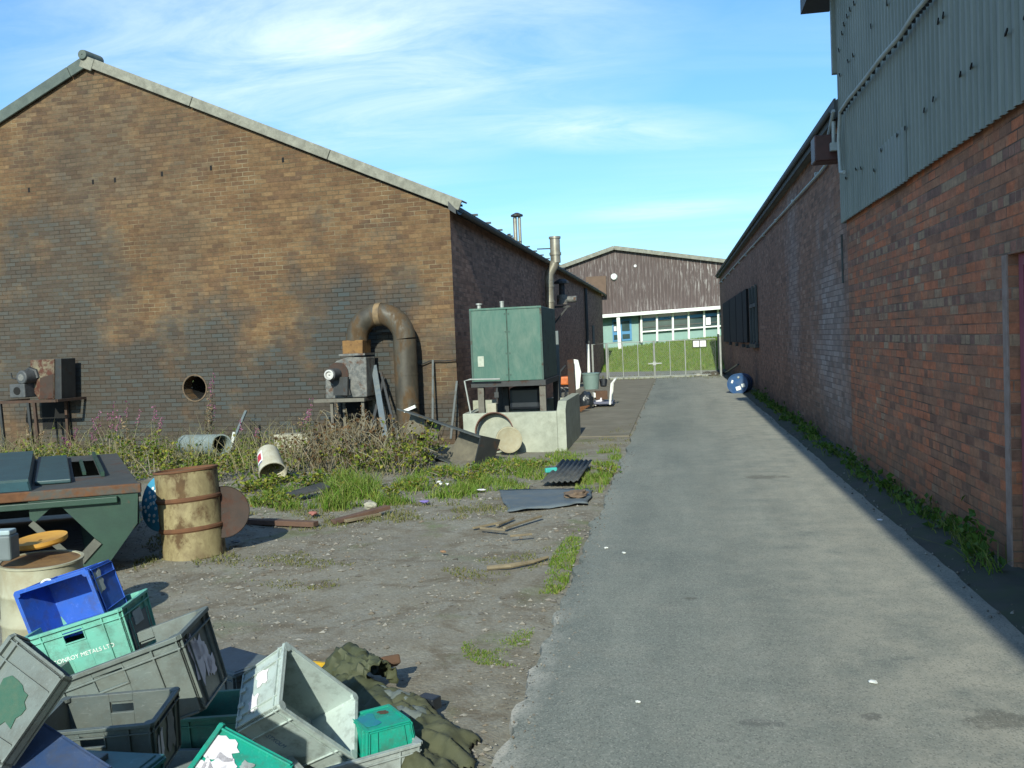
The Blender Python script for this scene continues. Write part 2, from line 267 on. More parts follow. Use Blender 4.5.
# ---------------------------------------------------------------- mesh helpers
class MB:
    def __init__(s): s.v = []; s.f = []; s.mi = []; s.k = 0
    def add(s, vs, fs):
        b = len(s.v); s.v += [V(p) for p in vs]; s.f += [tuple(b+i for i in f) for f in fs]; s.mi += [s.k]*len(fs)
    def box(s, c, d, R=None):
        c = V(c); p = []
        for sx in (-.5, .5):
            for sy in (-.5, .5):
                for sz in (-.5, .5):
                    q = V((d[0]*sx, d[1]*sy, d[2]*sz)); p.append(c + (R @ q if R else q))
        s.add(p, [(0, 1, 3, 2), (4, 6, 7, 5), (0, 4, 5, 1), (2, 3, 7, 6), (0, 2, 6, 4), (1, 5, 7, 3)]); return s
    def lohi(s, lo, hi): return s.box([(a+b)/2 for a, b in zip(lo, hi)], [b-a for a, b in zip(lo, hi)])
    def bar(s, a, b, w, h=None, up=(0, 0, 1)):
        a, b = V(a), V(b); d = b-a; L = d.length; x = d/L; u = V(up)
        if abs(x.dot(u)) > .98: u = V((0, 1, 0))
        y = u.cross(x).normalized(); z = x.cross(y); R = Matrix((x, y, z)).transposed()
        return s.box((a+b)/2, (L, w, h or w), R)
    def ringloft(s, rings, capa=True, capb=True):
        n = len(rings[0]); vs = [p for r in rings for p in r]; fs = []
        for i in range(len(rings)-1):
            for j in range(n):
                a = i*n+j; b = i*n+(j+1) % n; fs.append((a, b, b+n, a+n))
        if capa: fs.append(tuple(range(n-1, -1, -1)))
        if capb: fs.append(tuple((len(rings)-1)*n+j for j in range(n)))
        s.add(vs, fs); return s
    def tube(s, path, r, seg=10, caps=True):
        path = [V(p) for p in path]; n = len(path); rr = r if isinstance(r, (list, tuple)) else [r]*n
        rings = []; prev = None
        for i, p in enumerate(path):
            d = (path[min(i+1, n-1)]-path[max(i-1, 0)]).normalized()
            if prev is None:
                u = V((0, 0, 1)) if abs(d.z) < .9 else V((1, 0, 0)); u = (u-d*u.dot(d)).normalized()
            else: u = (prev-d*prev.dot(d)).normalized()
            prev = u; w2 = d.cross(u)
            rings.append([p+u*(rr[i]*cos(2*pi*k/seg))+w2*(rr[i]*sin(2*pi*k/seg)) for k in range(seg)])
        return s.ringloft(rings, caps, caps)
    def cyl(s, a, b, r, r2=None, seg=20): return s.tube([a, b], [r, r if r2 is None else r2], seg)
    def lathe(s, prof, base, axis, seg=28, capa=False, capb=False):
        base, ax = V(base), V(axis).normalized(); u = V((0, 0, 1)) if abs(ax.z) < .9 else V((1, 0, 0))
        u = (u-ax*u.dot(ax)).normalized(); w2 = ax.cross(u)
        return s.ringloft([[base+ax*h+u*(r*cos(2*pi*k/seg))+w2*(r*sin(2*pi*k/seg)) for k in range(seg)] for r, h in prof], capa, capb)
    def prism(s, pts, ext):
        pts = [V(p) for p in pts]; e = V(ext); return s.ringloft([pts, [p+e for p in pts]])
    def quad(s, a, b, c, d): s.add([a, b, c, d], [(0, 1, 2, 3)]); return s
    def strip(s, prof, ext):
        a = [V(p) for p in prof]; n = len(a); e = V(ext)
        s.add(a+[p+e for p in a], [(i, i+1, n+i+1, n+i) for i in range(n-1)]); return s
    def build(s, name, mat, parent=None, smooth=False, bevel=0, kind=None, local=False, label=None, solid=0):
        me = bpy.data.meshes.new(name); me.from_pydata([tuple(p) for p in s.v], [], s.f)
        mats = mat if isinstance(mat, (list, tuple)) else [mat]
        for mm in mats: me.materials.append(mm)
        if len(mats) > 1: me.polygons.foreach_set('material_index', s.mi)
        bm = bmesh.new(); bm.from_mesh(me)
        if not solid and len(s.f) < 6000: bmesh.ops.recalc_face_normals(bm, faces=bm.faces)
        bm.to_mesh(me); bm.free()
        if smooth:
            me.polygons.foreach_set('use_smooth', [True]*len(me.polygons)); me.set_sharp_from_angle(angle=radians(38))
        o = bpy.data.objects.new(name, me); COL.objects.link(o)
        if parent is not None:
            o.parent = parent
            if parent.type == 'EMPTY' and not local: o.matrix_parent_inverse = parent.matrix_basis.inverted()
        if bevel:
            b = o.modifiers.new('bevel', 'BEVEL'); b.width = bevel; b.segments = 2; b.limit_method = 'ANGLE'
        if solid:
            b = o.modifiers.new('solid', 'SOLIDIFY'); b.thickness = solid; b.offset = 0
        if kind: o['kind'] = kind
        if label: o['label'] = label
        return o
def tag(o, label, cat, group=None):
    o['label'] = label; o['category'] = cat
    if group: o['group'] = group
    return o
def thing(name, loc, label, cat, group=None, R=None):
    o = bpy.data.objects.new(name, None); COL.objects.link(o); o.empty_display_size = .2
    mtx = Matrix.Translation(V(loc))
    if R is not None: mtx = mtx @ R.to_4x4()
    o.matrix_basis = mtx; return tag(o, label, cat, group)
def dup(root, mtx, label, group=None):
    r = root.copy(); COL.objects.link(r); r.matrix_basis = mtx; r['label'] = label
    if group: r['group'] = group
    for ch in list(root.children):
        c = ch.copy(); COL.objects.link(c); c.parent = r
        for g in list(ch.children): d = g.copy(); COL.objects.link(d); d.parent = c
    return r
def text_mesh(txt, size, name, mat, parent, R, loc, width=None, thick=.001, local=True):
    cu = bpy.data.curves.new('t', 'FONT'); cu.body = txt; cu.size = size; cu.extrude = thick; cu.align_x = 'CENTER'; cu.align_y = 'CENTER'
    o = bpy.data.objects.new('t', cu); COL.objects.link(o); bpy.context.view_layer.update()
    dg = bpy.context.evaluated_depsgraph_get(); me = bpy.data.meshes.new_from_object(o.evaluated_get(dg)); bpy.data.objects.remove(o)
    if width:
        xs = [v.co.x for v in me.vertices]; k = width/(max(xs)-min(xs))
        for v in me.vertices: v.co.x *= k
    me.materials.clear(); me.materials.append(mat); me.transform(Matrix.Translation(V(loc)) @ R.to_4x4())
    p = bpy.data.objects.new(name, me); COL.objects.link(p); p.parent = parent
    if parent.type == 'EMPTY' and not local: p.matrix_parent_inverse = parent.matrix_basis.inverted()
    return p
def cols(x, y, z): return Matrix((V(x), V(y), V(z))).transposed()
def arc(c, r, a0, a1, n, ux, uy):
    return [V(c)+V(ux)*(r*cos(a0+(a1-a0)*i/n))+V(uy)*(r*sin(a0+(a1-a0)*i/n)) for i in range(n+1)]

# ================================================================ SETTING
LX, RX = -.8, 2.27           # lane left edge, right wall face
def axis_list(segs):
    out = []
    for a, b, st in segs:
        n = max(1, int(round((b-a)/st))); out += [a+(b-a)*i/n for i in range(n)]
    return out+[segs[-1][1]]
def ground_z(x, y):
    if x > LX-.02 and y < 45: k = 0
    else: k = 1
    if not (-16 < x < 3 and -1 < y < 17.5): return -.012
    h = noise.noise(V((x*.9, y*.9, 0)))*.022 + noise.noise(V((x*3.1, y*3.1, 4)))*.009
    return -.012+h*k if k else -.03
xs = axis_list([(-600, -60, 90), (-60, -16, 8), (-16, -6, .25), (-6, 2.6, .09), (2.6, 40, 6), (40, 600, 90)])
ys = axis_list([(-60, -2, 6), (-2, 2.5, .5), (2.5, 13, .09), (13, 18, .25), (18, 60, 4), (60, 900, 90)])
mb = MB(); nx = len(xs)
mb.v = [V((x, y, ground_z(x, y))) for y in ys for x in xs]
mb.f = [(j*nx+i, j*nx+i+1, (j+1)*nx+i+1, (j+1)*nx+i) for j in range(len(ys)-1) for i in range(nx-1)]; mb.mi = [0]*len(mb.f)
m, t, oc = newmat('yard_gravel')
n0 = t.noise(oc, .8, 6, .6); n1 = t.noise(oc, 5.5, 8, .7, .3); n2 = t.noise(oc, 48, 4, .7)
vo = t.n.new('ShaderNodeTexVoronoi'); t.l.new(oc, vo.inputs['Vector']); vo.inputs['Scale'].default_value = 55
vo2 = t.n.new('ShaderNodeTexVoronoi'); t.l.new(oc, vo2.inputs['Vector']); vo2.inputs['Scale'].default_value = 23
base = t.mix(t.ramp(n0, [(.35, 0.0), (.65, 1.0)]), (.275, .265, .205), (.20, .178, .125))
base = t.mix(t.ramp(n1, [(.42, 0.0), (.66, .7)]), base, (.17, .145, .105))
st = t.ramp(vo.outputs['Color'], [(0, (.09, .09, .085)), (.5, (.19, .185, .17)), (.9, (.26, .25, .23)), (1, (.5, .5, .47))])
base = t.mix(t.math('MULTIPLY', t.ramp(n1, [(.38, .85), (.62, .1)]), .55), base, st)
base = t.mix(.65, base, t.mix(n2, (.3,)*3, (1.55,)*3), 'MULTIPLY')
base = t.mix(.5, base, t.mix(t.noise(oc, 16, 5, .75), (.4,)*3, (1.55,)*3), 'MULTIPLY')
mossn = t.ramp(t.noise(oc, 1.5, 7, .65, .4), [(.56, 0.0), (.68, 1.0)])
sxg = t.n.new('ShaderNodeSeparateXYZ'); t.l.new(oc, sxg.inputs[0])
far = t.math('MULTIPLY', t.math('SUBTRACT', sxg.outputs[1], 7.6), .4, clamp=True)
dk = t.ramp(t.noise(oc, 2.6, 8, .72, .8), [(.50, 0.0), (.62, .8)])
base = t.mix(dk, base, (.12, .096, .062))
base = t.mix(t.math('MULTIPLY', mossn, t.math('ADD', .35, t.math('MULTIPLY', far, .45))), base, (.09, .125, .03))
hh = t.math('ADD', t.math('MULTIPLY', vo.outputs['Distance'], -.6), n2)
finish(t, base, .95, hh, .35, .012)
mb.build('ground', m, kind='structure', smooth=True)

# lane: worn asphalt with ragged left edge
def lane_left(y): return LX+noise.noise(V((y*1.3, 0, 3)))*.07+noise.noise(V((y*5, 1, 3)))*.05+noise.noise(V((y*13, 1, 3)))*.03-(.05 if y < 6 else 0)*noise.noise(V((y*2.2, 5, 0)))
lys = axis_list([(-8, 2.5, 1), (2.5, 14, .08), (14, 40.3, .5), (40.3, 46, 2)])
mb = MB(); N = 16
for y in lys:
    a = lane_left(y); b = 1.93+noise.noise(V((y*.9, 9, 2)))*.04
    mb.v.append(V((a-.012, y, -.04)))
    for i in range(N+1):
        x = a+(b-a)*i/N; e = min(i, N-i)
        mb.v.append(V((x, y, .024-.012*max(0, 1-e)+.004*noise.noise(V((x*.8, y*.6, 1))))))
    mb.v.append(V((b+.02, y, -.04)))
W2 = N+3
mb.f = [(j*W2+i, j*W2+i+1, (j+1)*W2+i+1, (j+1)*W2+i) for j in range(len(lys)-1) for i in range(W2-1)]; mb.mi = [0]*len(mb.f)
m, t, oc = newmat('worn_asphalt')
sx = t.n.new('ShaderNodeSeparateXYZ'); t.l.new(oc, sx.inputs[0])
n0 = t.noise(t.mapping(oc, scale=(1, .35, 1)), .9, 6, .6, .4); n1 = t.noise(oc, 7, 7, .7); n2 = t.noise(oc, 120, 3, .7)
n3 = t.noise(oc, 2.6, 9, .74, .15)
base = t.mix(t.ramp(n0, [(.34, 0.0), (.66, 1.0)]), (.145, .163, .146), (.22, .232, .2))
base = t.mix(t.ramp(n3, [(.50, 0.0), (.76, .5)]), base, (.27, .262, .22))
base = t.mix(t.ramp(n3, [(.26, .5), (.42, 0.0)]), base, (.11, .122, .11))
base = t.mix(.6, base, t.mix(n1, (.72,)*3, (1.28,)*3), 'MULTIPLY')
base = t.mix(.6, base, t.mix(n2, (.3,)*3, (1.7,)*3), 'MULTIPLY')
base = t.mix(.5, base, t.mix(t.noise(oc, 38, 3, .7), (.45,)*3, (1.55,)*3), 'MULTIPLY')
# pale crumbling left rim and dusty right-hand side
rim = t.math('MULTIPLY', t.math('SUBTRACT', 1.0, t.math('MULTIPLY', t.math('ADD', sx.outputs[0], .86), 5.0), clamp=True), t.ramp(n3, [(.42, 0.0), (.56, 1.0)]))
near = t.math('MULTIPLY', t.math('SUBTRACT', 6.5, sx.outputs[1]), .7, clamp=True)
base = t.mix(t.math('MULTIPLY', rim, t.math('MULTIPLY', near, .95)), base, (.50, .48, .42))
dust = t.math('MULTIPLY', t.math('SUBTRACT', sx.outputs[0], .0), .75, clamp=True)
base = t.mix(t.math('MULTIPLY', dust, t.ramp(n3, [(.36, .2), (.58, .9)])), base, (.32, .31, .255))
def blob(cx, cy, rx, ry):
    dx = t.math('DIVIDE', t.math('SUBTRACT', sx.outputs[0], cx), rx); dy = t.math('DIVIDE', t.math('SUBTRACT', sx.outputs[1], cy), ry)
    d = t.math('SQRT', t.math('ADD', t.math('MULTIPLY', dx, dx), t.math('MULTIPLY', dy, dy)))
    return t.math('MULTIPLY', t.math('SUBTRACT', t.math('SUBTRACT', 2.9, d), t.math('ADD', t.math('MULTIPLY', n3, 1.2), t.math('MULTIPLY', n1, 2.8))), 2.6, clamp=True)
for px, py, rx, ry, c in ((1000, 726, .16, .14, (.09, .09, .075)), (765, 479, .28, .2, (.10, .095, .075)), (872, 722, .05, .05, (.09, .09, .08)), (765, 728, .13, .05, (.10, .105, .098)), (690, 602, .05, .03, (.08, .075, .06))):
    g = G(px, py); base = t.mix(t.math('MULTIPLY', blob(g.x, g.y, rx, ry), .6), base, c)
for px, py, rx, ry in ((512, 712, .05, .30), (527, 672, .05, .12), (497, 752, .06, .2), (556, 622, .035, .1)):
    g = G(px, py); base = t.mix(t.math('MULTIPLY', blob(g.x, g.y, rx, ry), .85), base, (.44, .42, .36))
# hairline cracks
vc = t.n.new('ShaderNodeTexVoronoi'); vc.feature = 'DISTANCE_TO_EDGE'; t.l.new(t.mapping(oc, scale=(.9, .55, 1)), vc.inputs['Vector']); vc.inputs['Scale'].default_value = .8
pal = t.ramp(t.noise(t.mapping(oc, scale=(1.2, 6, 1), loc=(4, 2, 0)), 1.4, 8, .72, .5), [(.58, 0.0), (.66, .55)])
base = t.mix(t.math('MULTIPLY', pal, near), base, (.24, .24, .215))
vs = t.n.new('ShaderNodeTexVoronoi'); t.l.new(t.mapping(oc, scale=(1, .75, 1)), vs.inputs['Vector']); vs.inputs['Scale'].default_value = 150
sepc = t.n.new('ShaderNodeSeparateColor'); t.l.new(vs.outputs['Color'], sepc.inputs[0])
base = t.mix(t.ramp(sepc.outputs[0], [(.80, 0.0), (.98, .5)]), base, (.36, .355, .31)); base = t.mix(t.ramp(sepc.outputs[1], [(.72, 0.0), (.97, .5)]), base, (.07, .078, .072))
trk = t.noise(t.mapping(oc, scale=(2.4, .12, 1)), 1.3, 5, .6); base = t.mix(.35, base, t.mix(t.ramp(trk, [(.3, 0.0), (.7, 1.0)]), (.75,)*3, (1.22,)*3), 'MULTIPLY')
finish(t, base, .9, t.math('ADD', t.math('MULTIPLY', n2, .7), n1), .45, .008, 0, .3)
mb.build('lane', m, kind='structure', smooth=True)

# dirt verge by the right wall
mb = MB(); vy = axis_list([(-8, 3, 1), (3, 20, .25), (20, 48, 1)])
for y in vy:
    for i in range(7):
        x = 1.80+.49*i/6+.03*noise.noise(V((0, y*.8, 4)))*(i < 3); mb.v.append(V((x, y, .012+.04*min(1, i/3)+noise.noise(V((x*4, y*3, 8)))*.008*(i > 0))))
mb.f = [(j*7+i, j*7+i+1, (j+1)*7+i+1, (j+1)*7+i) for j in range(len(vy)-1) for i in range(6)]; mb.mi = [0]*len(mb.f)
mb.build('verge', M('verge_dirt', (.07, .07, .058), (.04, .042, .036), 4, .97, bump=.5, dirt=((.05, .075, .025), .6, 2.5)), kind='structure', smooth=True)

# brownish concrete apron beside the lane further back
mb = MB(); mb.lohi((-3.9, 16.9, -.05), (LX-.06, 40.3, .006));
mb.build('concrete_apron', M('apron_concrete', (.20, .185, .145), (.135, .12, .09), 1.1, .95, dirt=((.10, .10, .07), .6, 3), bump=.25), kind='structure')
# cross road and bank beyond the gate
mb = MB(); mb.lohi((-40, 40.3, -.04), (60, 49.5, .008))
mb.build('cross_road', M('cross_road_asphalt', (.19, .19, .18), (.15, .15, .14), .7, .92), kind='structure')
mb = MB(); bx = axis_list([(-40, -8, 8), (-8, 6, .5), (6, 60, 9)]); by = [44.2, 44.3, 46, 48, 50, 52, 54, 56, 58, 59.5, 64]
def bank_base(x): return 46.6-.55*max(-3, min(x, 3))+.6*0
def bank_z(x, y):
    y0 = bank_base(x); k = max(0, min(1, (y-y0)/10.5)); return -.06+.12*(y > y0)+1.14*k+.055*(max(-4, min(x, 4))+2)*k+.06*noise.noise(V((x*.5, y*.5, 0)))*(y > y0)
by = axis_list([(43, 60, .5), (60, 66, 3)])
mb.v = [V((x, y, bank_z(x, y))) for y in by for x in bx]; n = len(bx)
mb.f = [(j*n+i, j*n+i+1, (j+1)*n+i+1, (j+1)*n+i) for j in range(len(by)-1) for i in range(n-1)]; mb.mi = [0]*len(mb.f)
mb.build('grass_bank', M('bank_turf', (.16, .23, .04), (.11, .17, .035), .9, .95, dirt=((.19, .19, .07), .55, .7), bump=.5), kind='structure', smooth=True)

# ================================================================ LEFT WORKSHOP
GA = radians(4); GD = V((cos(GA), -sin(GA), 0)); GN = V((-sin(GA), -cos(GA), 0)); C0 = V((-3.78, 16.2, 0))
def gp(s, p, z): return C0+GD*(s+3.78)+GN*p+V((0, 0, z))      # s runs like world x on the gable, p stands proud of it
def gw(px, py, p=0.0):
    q = PN(px, py, C0+GN*p, GN)-C0-GN*p; return (q.dot(GD)-3.78, q.z)
ws = thing('brick_workshop', C0, 'sooty brown brick workshop with a pale edged gable and a windowless shaded side', 'workshop')
sE, zE = -3.78, 4.1
sA, zA = gw(84, 66); sL, zL = gw(0, 121)
slopeL = (zA-zL)/(sA-sL); sW = sA-(zA-2.2)/slopeL if slopeL > .2 else -20
sW = max(sW, -19.5); zW = zA-(sA-sW)*slopeL
hs, hz = gw(195, 388); HR = .235
bm = bmesh.new()
outer = [(sW, -.3), (sE, -.3), (sE, zE), (sA, zA), (sW, zW)]
ov = [bm.verts.new(gp(s, 0, z)) for s, z in outer]; oe = [bm.edges.new((ov[i], ov[(i+1) % 5])) for i in range(5)]
rr = random.Random(3); rad = [HR*(1+.06*rr.uniform(-1, 1)) for _ in range(24)]
hv = [bm.verts.new(gp(hs+rad[i]*cos(2*pi*i/24), 0, hz+rad[i]*sin(2*pi*i/24))) for i in range(24)]
he = [bm.edges.new((hv[i], hv[(i+1) % 24])) for i in range(24)]
bmesh.ops.triangle_fill(bm, edges=oe+he, use_beauty=True)
me = bpy.data.meshes.new('gable_wall'); 
iv = [bm.verts.new(v.co-GN*.28) for v in hv]
for i in range(24): bm.faces.new((hv[i], hv[(i+1) % 24], iv[(i+1) % 24], iv[i]))
bm.to_mesh(me); bm.free(); me.materials.append(m_gable)
gab = bpy.data.objects.new('gable_wall', me); COL.objects.link(gab); gab.parent = ws; gab.matrix_parent_inverse = ws.matrix_basis.inverted()
b = MB(); b.lathe([(HR*1.0, .27), (HR*.9, .9), (0.01, .9)], gp(hs, 0, hz), -GN, 24); b.build('wall_opening', m_black, ws)
b = MB(); b.lathe([(HR*1.0, -.012), (HR*1.11, -.012), (HR*1.1, .05)], gp(hs, 0, hz), -GN, 24)
b.build('broken_brick_ring', M('broken_brick', (.16, .115, .07), (.07, .05, .035), 14, .95, bump=.5), ws)
# putlog holes
for px, py in ((29, 190), (93, 182), (115, 180), (162, 174), (211, 168), (283, 160)):
    s, z = gw(px, py); b = MB(); b.prism([gp(s-.022, .004, z-.045), gp(s+.022, .004, z-.045), gp(s+.022, .004, z+.045), gp(s-.022, .004, z+.045)], -GN*.02); b.build('putlog_hole', m_black, ws)
YE = 51.0
b = MB(); b.quad((sE, 16.2, -.3), (sE, YE, -.3), (sE, YE, zE), (sE, 16.2, zE))
b.quad((sE, YE, -.3), (sW, YE, -.3), (sW, YE, zE), (sE, YE, zE)); b.build('side_wall', m_side, ws)
# roof sheets + barge boards
dR = V((sE-sA, 0, zE-zA)).normalized()
def roofpt(s, z, y, up=.12): return V((s, y, z+up))
ovh = .30; sEo = sE+ovh*.5; zEo = zE-(sEo-sE)*(zA-zE)/(sE-sA)
b = MB()
yA = gp(sA, 0, 0).y; yW = gp(sW, 0, 0).y
b.prism([(sEo, 16.22, zEo+.03), (sA, yA+.03, zA+.03), (sA, yA+.03, zA+.11), (sEo, 16.22, zEo+.11)], (0, YE-16+.3, 0))
b.prism([(sA, yA+.03, zA+.03), (sW, yW+.03, zW+.03), (sW, yW+.03, zW+.11), (sA, yA+.03, zA+.11)], (0, YE-16+.3, 0))
b.build('roof', m_roof, ws)
def barge(px0, py0, px1, py1, wid, mat, p=.09, nm='barge_board', th=.05):
    s0, z0 = gw(px0, py0, p); s1, z1 = gw(px1, py1, p); d = V((s1-s0, 0, z1-z0)).normalized()
    nz = V((-d.z, 0, d.x)); nz = nz if nz.z > 0 else -nz
    q = [(s0, z0), (s1, z1), (s1-nz.x*wid, z1-nz.z*wid), (s0-nz.x*wid, z0-nz.z*wid)]
    b = MB(); b.prism([gp(s, p, z) for s, z in q], -GN*th)
    # top return lying on the roof edge
    q = [(s0, z0), (s1, z1), (s1-nz.x*.03, z1-nz.z*.03), (s0-nz.x*.03, z0-nz.z*.03)]
    b.prism([gp(s, p-th-.002, z) for s, z in q], -GN*.28)
    return b.build(nm, mat, ws, bevel=.012)
barge(94, 58.9, 192, 96.4, .185, m_barge); barge(192.6, 96.7, 330, 149.4, .185, m_barge); barge(330.6, 149.6, 462, 200, .185, m_barge)
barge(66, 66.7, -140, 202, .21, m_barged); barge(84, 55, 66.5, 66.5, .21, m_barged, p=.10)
barge(82, 54.5, 94, 59, .23, m_barge, p=.105)
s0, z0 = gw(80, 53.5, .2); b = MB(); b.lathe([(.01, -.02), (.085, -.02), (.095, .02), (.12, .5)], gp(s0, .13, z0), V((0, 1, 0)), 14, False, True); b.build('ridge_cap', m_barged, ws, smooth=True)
# eaves gutter and soffit along the shaded side
b = MB(); b.prism([(sE+.002, 16.1, zE-.02), (sEo-.02, 16.1, zEo-.04), (sEo-.02, 16.1, zEo+.05), (sE+.002, 16.1, zE+.12)], (0, YE-16, 0))
b.strip([V((sEo+.06*cos(a)+.05, 16.15, zEo+.02+.075*sin(a))) for a in [pi+pi*i/8 for i in range(9)]], (0, YE-16, 0)); b.build('gutter', m_gutter, ws)
for i in range(24): # sheet laps standing up along the eave
    b = MB(); b.box((sEo-.02, 16.3+i*1.3, zEo+.125), (.16, .05, .035)); b.build('sheet_lap', m_gutter, ws)
# downpipe, lower half painted white
b = MB(); b.cyl((sE+.09, 40.6, 1.55), (sE+.09, 40.6, 3.9), .065, seg=10); b.box((sE+.09, 40.6, 1.6), (.2, .2, .12)); dp = b.build('downpipe', m_gutter, ws, smooth=True)
b = MB(); b.cyl((sE+.12, 40.3, .25), (sE+.1, 40.5, 1.5), .07, seg=10); b.build('lower_pipe', m_white, dp, smooth=True)
b = MB(); p0 = PX(591, 334, sE); b.box((sE+.02, 44.5, 1.9), (.05, .9, .9)); b.build('side_window', m_fascia, ws)

# flues on the workshop
fl = thing('flue_pipe', (sE+.2, 27.6, 2.2), 'tall steel flue pipe cranked around the workshop eave above the green tank', 'flue')
a0 = V((sE+.2, 27.7, 2.0)); b = MB(); b.cyl(a0, (sE+.2, 27.7, 3.55), .13, seg=14)
for z in (2.4, 2.85, 3.3): b.cyl((sE+.2, 27.7, z), (sE+.2, 27.7, z+.05), .15, seg=14)
b.build('lower_section', m_flue, fl, smooth=True)
b = MB(); b.tube([(sE+.2, 27.7, 3.5), (sE+.22, 27.7, 3.7), (sE+.36, 27.7, 3.92), (sE+.42, 27.7, 4.1)], .14, 14); b.build('elbow', m_flue, fl, smooth=True)
b = MB(); b.cyl((sE+.42, 27.7, 4.0), (sE+.42, 27.7, 4.74), .15, seg=14); b.cyl((sE+.42, 27.7, 4.22), (sE+.42, 27.7, 4.3), .175, seg=14); b.cyl((sE+.42, 27.7, 4.7), (sE+.42, 27.7, 4.76), .175, seg=14); b.build('upper_section', m_flue, fl, smooth=True)
b = MB(); b.cyl((sE-.1, 27.6, 4.42), (sE+.42, 27.7, 4.42), .018, seg=6); b.build('tie_rod', m_dark, fl)
rf = thing('roof_flue', (-5, 31, 5.2), 'thin capped twin flue standing on the workshop roof slope', 'flue')
b = MB(); b.cyl((-5.05, 31, 4.6), (-5.05, 31, 5.82), .065, seg=10); b.cyl((-4.9, 31, 4.6), (-4.9, 31, 5.82), .05, seg=10); b.build('pipe', m_flue, rf, smooth=True)
b = MB(); b.lathe([(.2, 0), (.2, .05), (.05, .12)], (-4.98, 31, 5.85), (0, 0, 1), 14, True, True); b.build('cowl', m_dark, rf)
b = MB(); b.tube([(-5.05, 31, 5.1), (-5.25, 31, 5.15), (-5.27, 31, 5.3)], .06, 8); b.build('side_outlet', m_dark, rf, smooth=True)
vf = thing('wall_extractor', (sE+.3, 29.6, 2.9), 'small grey extractor fan on a bracket high on the shaded side wall', 'extractor fan')
b = MB(); b.cyl((sE+.35, 29.6, 2.85), (sE+.35, 29.6, 3.15), .17, seg=14); b.cyl((sE+.35, 29.6, 3.0), (sE+.8, 29.6, 3.0), .1, seg=12); b.build('body', m_fan, vf, smooth=True)
b = MB(); b.cyl((sE+.35, 29.6, 3.15), (sE+.35, 29.6, 3.5), .09, seg=12); b.lathe([(.24, 0), (.23, .06), (.08, .14)], (sE+.35, 29.6, 3.5), (0, 0, 1), 14, True, True); b.build('cowl', m_dark, vf)
b = MB(); b.bar((sE, 29.6, 2.78), (sE+.6, 29.6, 2.78), .06); b.bar((sE+.02, 29.6, 2.2), (sE+.5, 29.6, 2.76), .05); b.bar((sE+.02, 29.6, 2.1), (sE+.02, 29.6, 2.8), .06); b.build('bracket', m_dark, vf)

# ================================================================ RIGHT BUILDINGS
YS = 13.0
wh = thing('brick_warehouse', (RX, YS, 0), 'long low dark brick warehouse with shuttered windows on the right of the lane', 'warehouse')
ZR = 4.62
b = MB(); b.quad((RX, YS, -.2), (RX, 48.6, -.2), (RX, 48.6, ZR), (RX, YS, ZR)); b.quad((RX, 48.6, -.2), (14, 48.6, -.2), (14, 48.6, ZR+.4), (RX, 48.6, ZR)); b.build('wall', m_rfar, wh)
b = MB(); b.prism([(RX-.1, YS+.05, ZR-.13), (RX-.1, YS+.05, ZR+.1), (14, YS+.05, ZR+2.1), (14, YS+.05, ZR+1.9), (RX+.02, YS+.05, ZR-.13)], (0, 35.8, 0)); b.build('roof', m_roof, wh)
b = MB(); b.lohi((RX-.13, YS+.08, ZR-.14), (RX-.104, 48.9, ZR+.12)); b.build('fascia', m_fascia, wh)
b = MB(); b.strip([(RX-.165+.035*cos(a), YS+.1, ZR-.0+.06*sin(a)) for a in [pi+pi*i/7 for i in range(8)]], (0, 35.7, 0)); b.build('gutter', m_gutter, wh)
# shuttered windows (dark steel) and one bare frame
def ww(px0, px1, zt, zb, nm, mat, lbl=None, proud=.10, slats=True):
    y1 = PX(px0, 320, RX).y; y0 = PX(px1, 320, RX).y; b = MB(); b.lohi((RX-proud, y0, zb), (RX+.01, y1, zt))
    return b, y0, y1
ys_ = [PX(x, 320, RX).y for x in (724.5, 731.5, 738, 745, 749.5)]
for i in range(len(ys_)-1):
    y1, y0 = ys_[i], ys_[i+1]; b = MB(); b.lohi((RX-.075, y0+.12, 1.36+.02*i), (RX-.006, y1-.12, 3.08)); sh = b.build('window_shutter', m_black, wh)
    b = MB(); b.lohi((RX-.11, y0+.1, 1.25), (RX-.01, y0+.35, 1.36)); b.build('shutter_stay', m_dark, sh)
b = MB(); y0, y1 = ys_[3]-.1, ys_[2]+.1; b.lohi((RX-.06, ys_[2]-.1, 1.7), (RX-.01, ys_[2]+.1, 2.7)); b.build('shutter_gap', m_fascia, wh)
y1, y0 = PX(752, 320, RX).y, PX(758, 320, RX).y
b = MB(); b.lohi((RX-.012, y0, 1.45), (RX+.01, y1, 3.0)); wnd = b.build('window', m_glass, wh)
b = MB()
for yy in (y0, (y0+y1)/2, y1): b.lohi((RX-.07, yy-.06, 1.4), (RX-.016, yy+.06, 3.05))
b.lohi((RX-.065, y0-.05, 2.45), (RX-.018, y1+.05, 2.55)); b.build('frame', m_fascia, wnd)
b = MB(); b.lohi((RX-.10, y0-.15, 1.3), (RX-.002, y1+.15, 1.4)); b.build('sill', m_dark, wnd)
# eaves cable conduit
b = MB(); z0 = PX(740, 255, RX).z; b.tube([(RX-.04, 48, 4.2), (RX-.04, 33, 4.18), (RX-.04, 20, 4.12), (RX-.04, 15.0, 4.1), (RX-.04, 14.4, 4.12)], .022, 6)
for y in range(15, 48, 3): b.box((RX-.03, y+.4, 4.13), (.06, .1, .07))
b.build('conduit', m_pipew, wh)
b = MB(); b.cyl((RX-.03, 13.35, 2.35), (RX-.03, 13.35, 3.0), .014, seg=6); b.build('thin_pipe', m_fascia, wh)

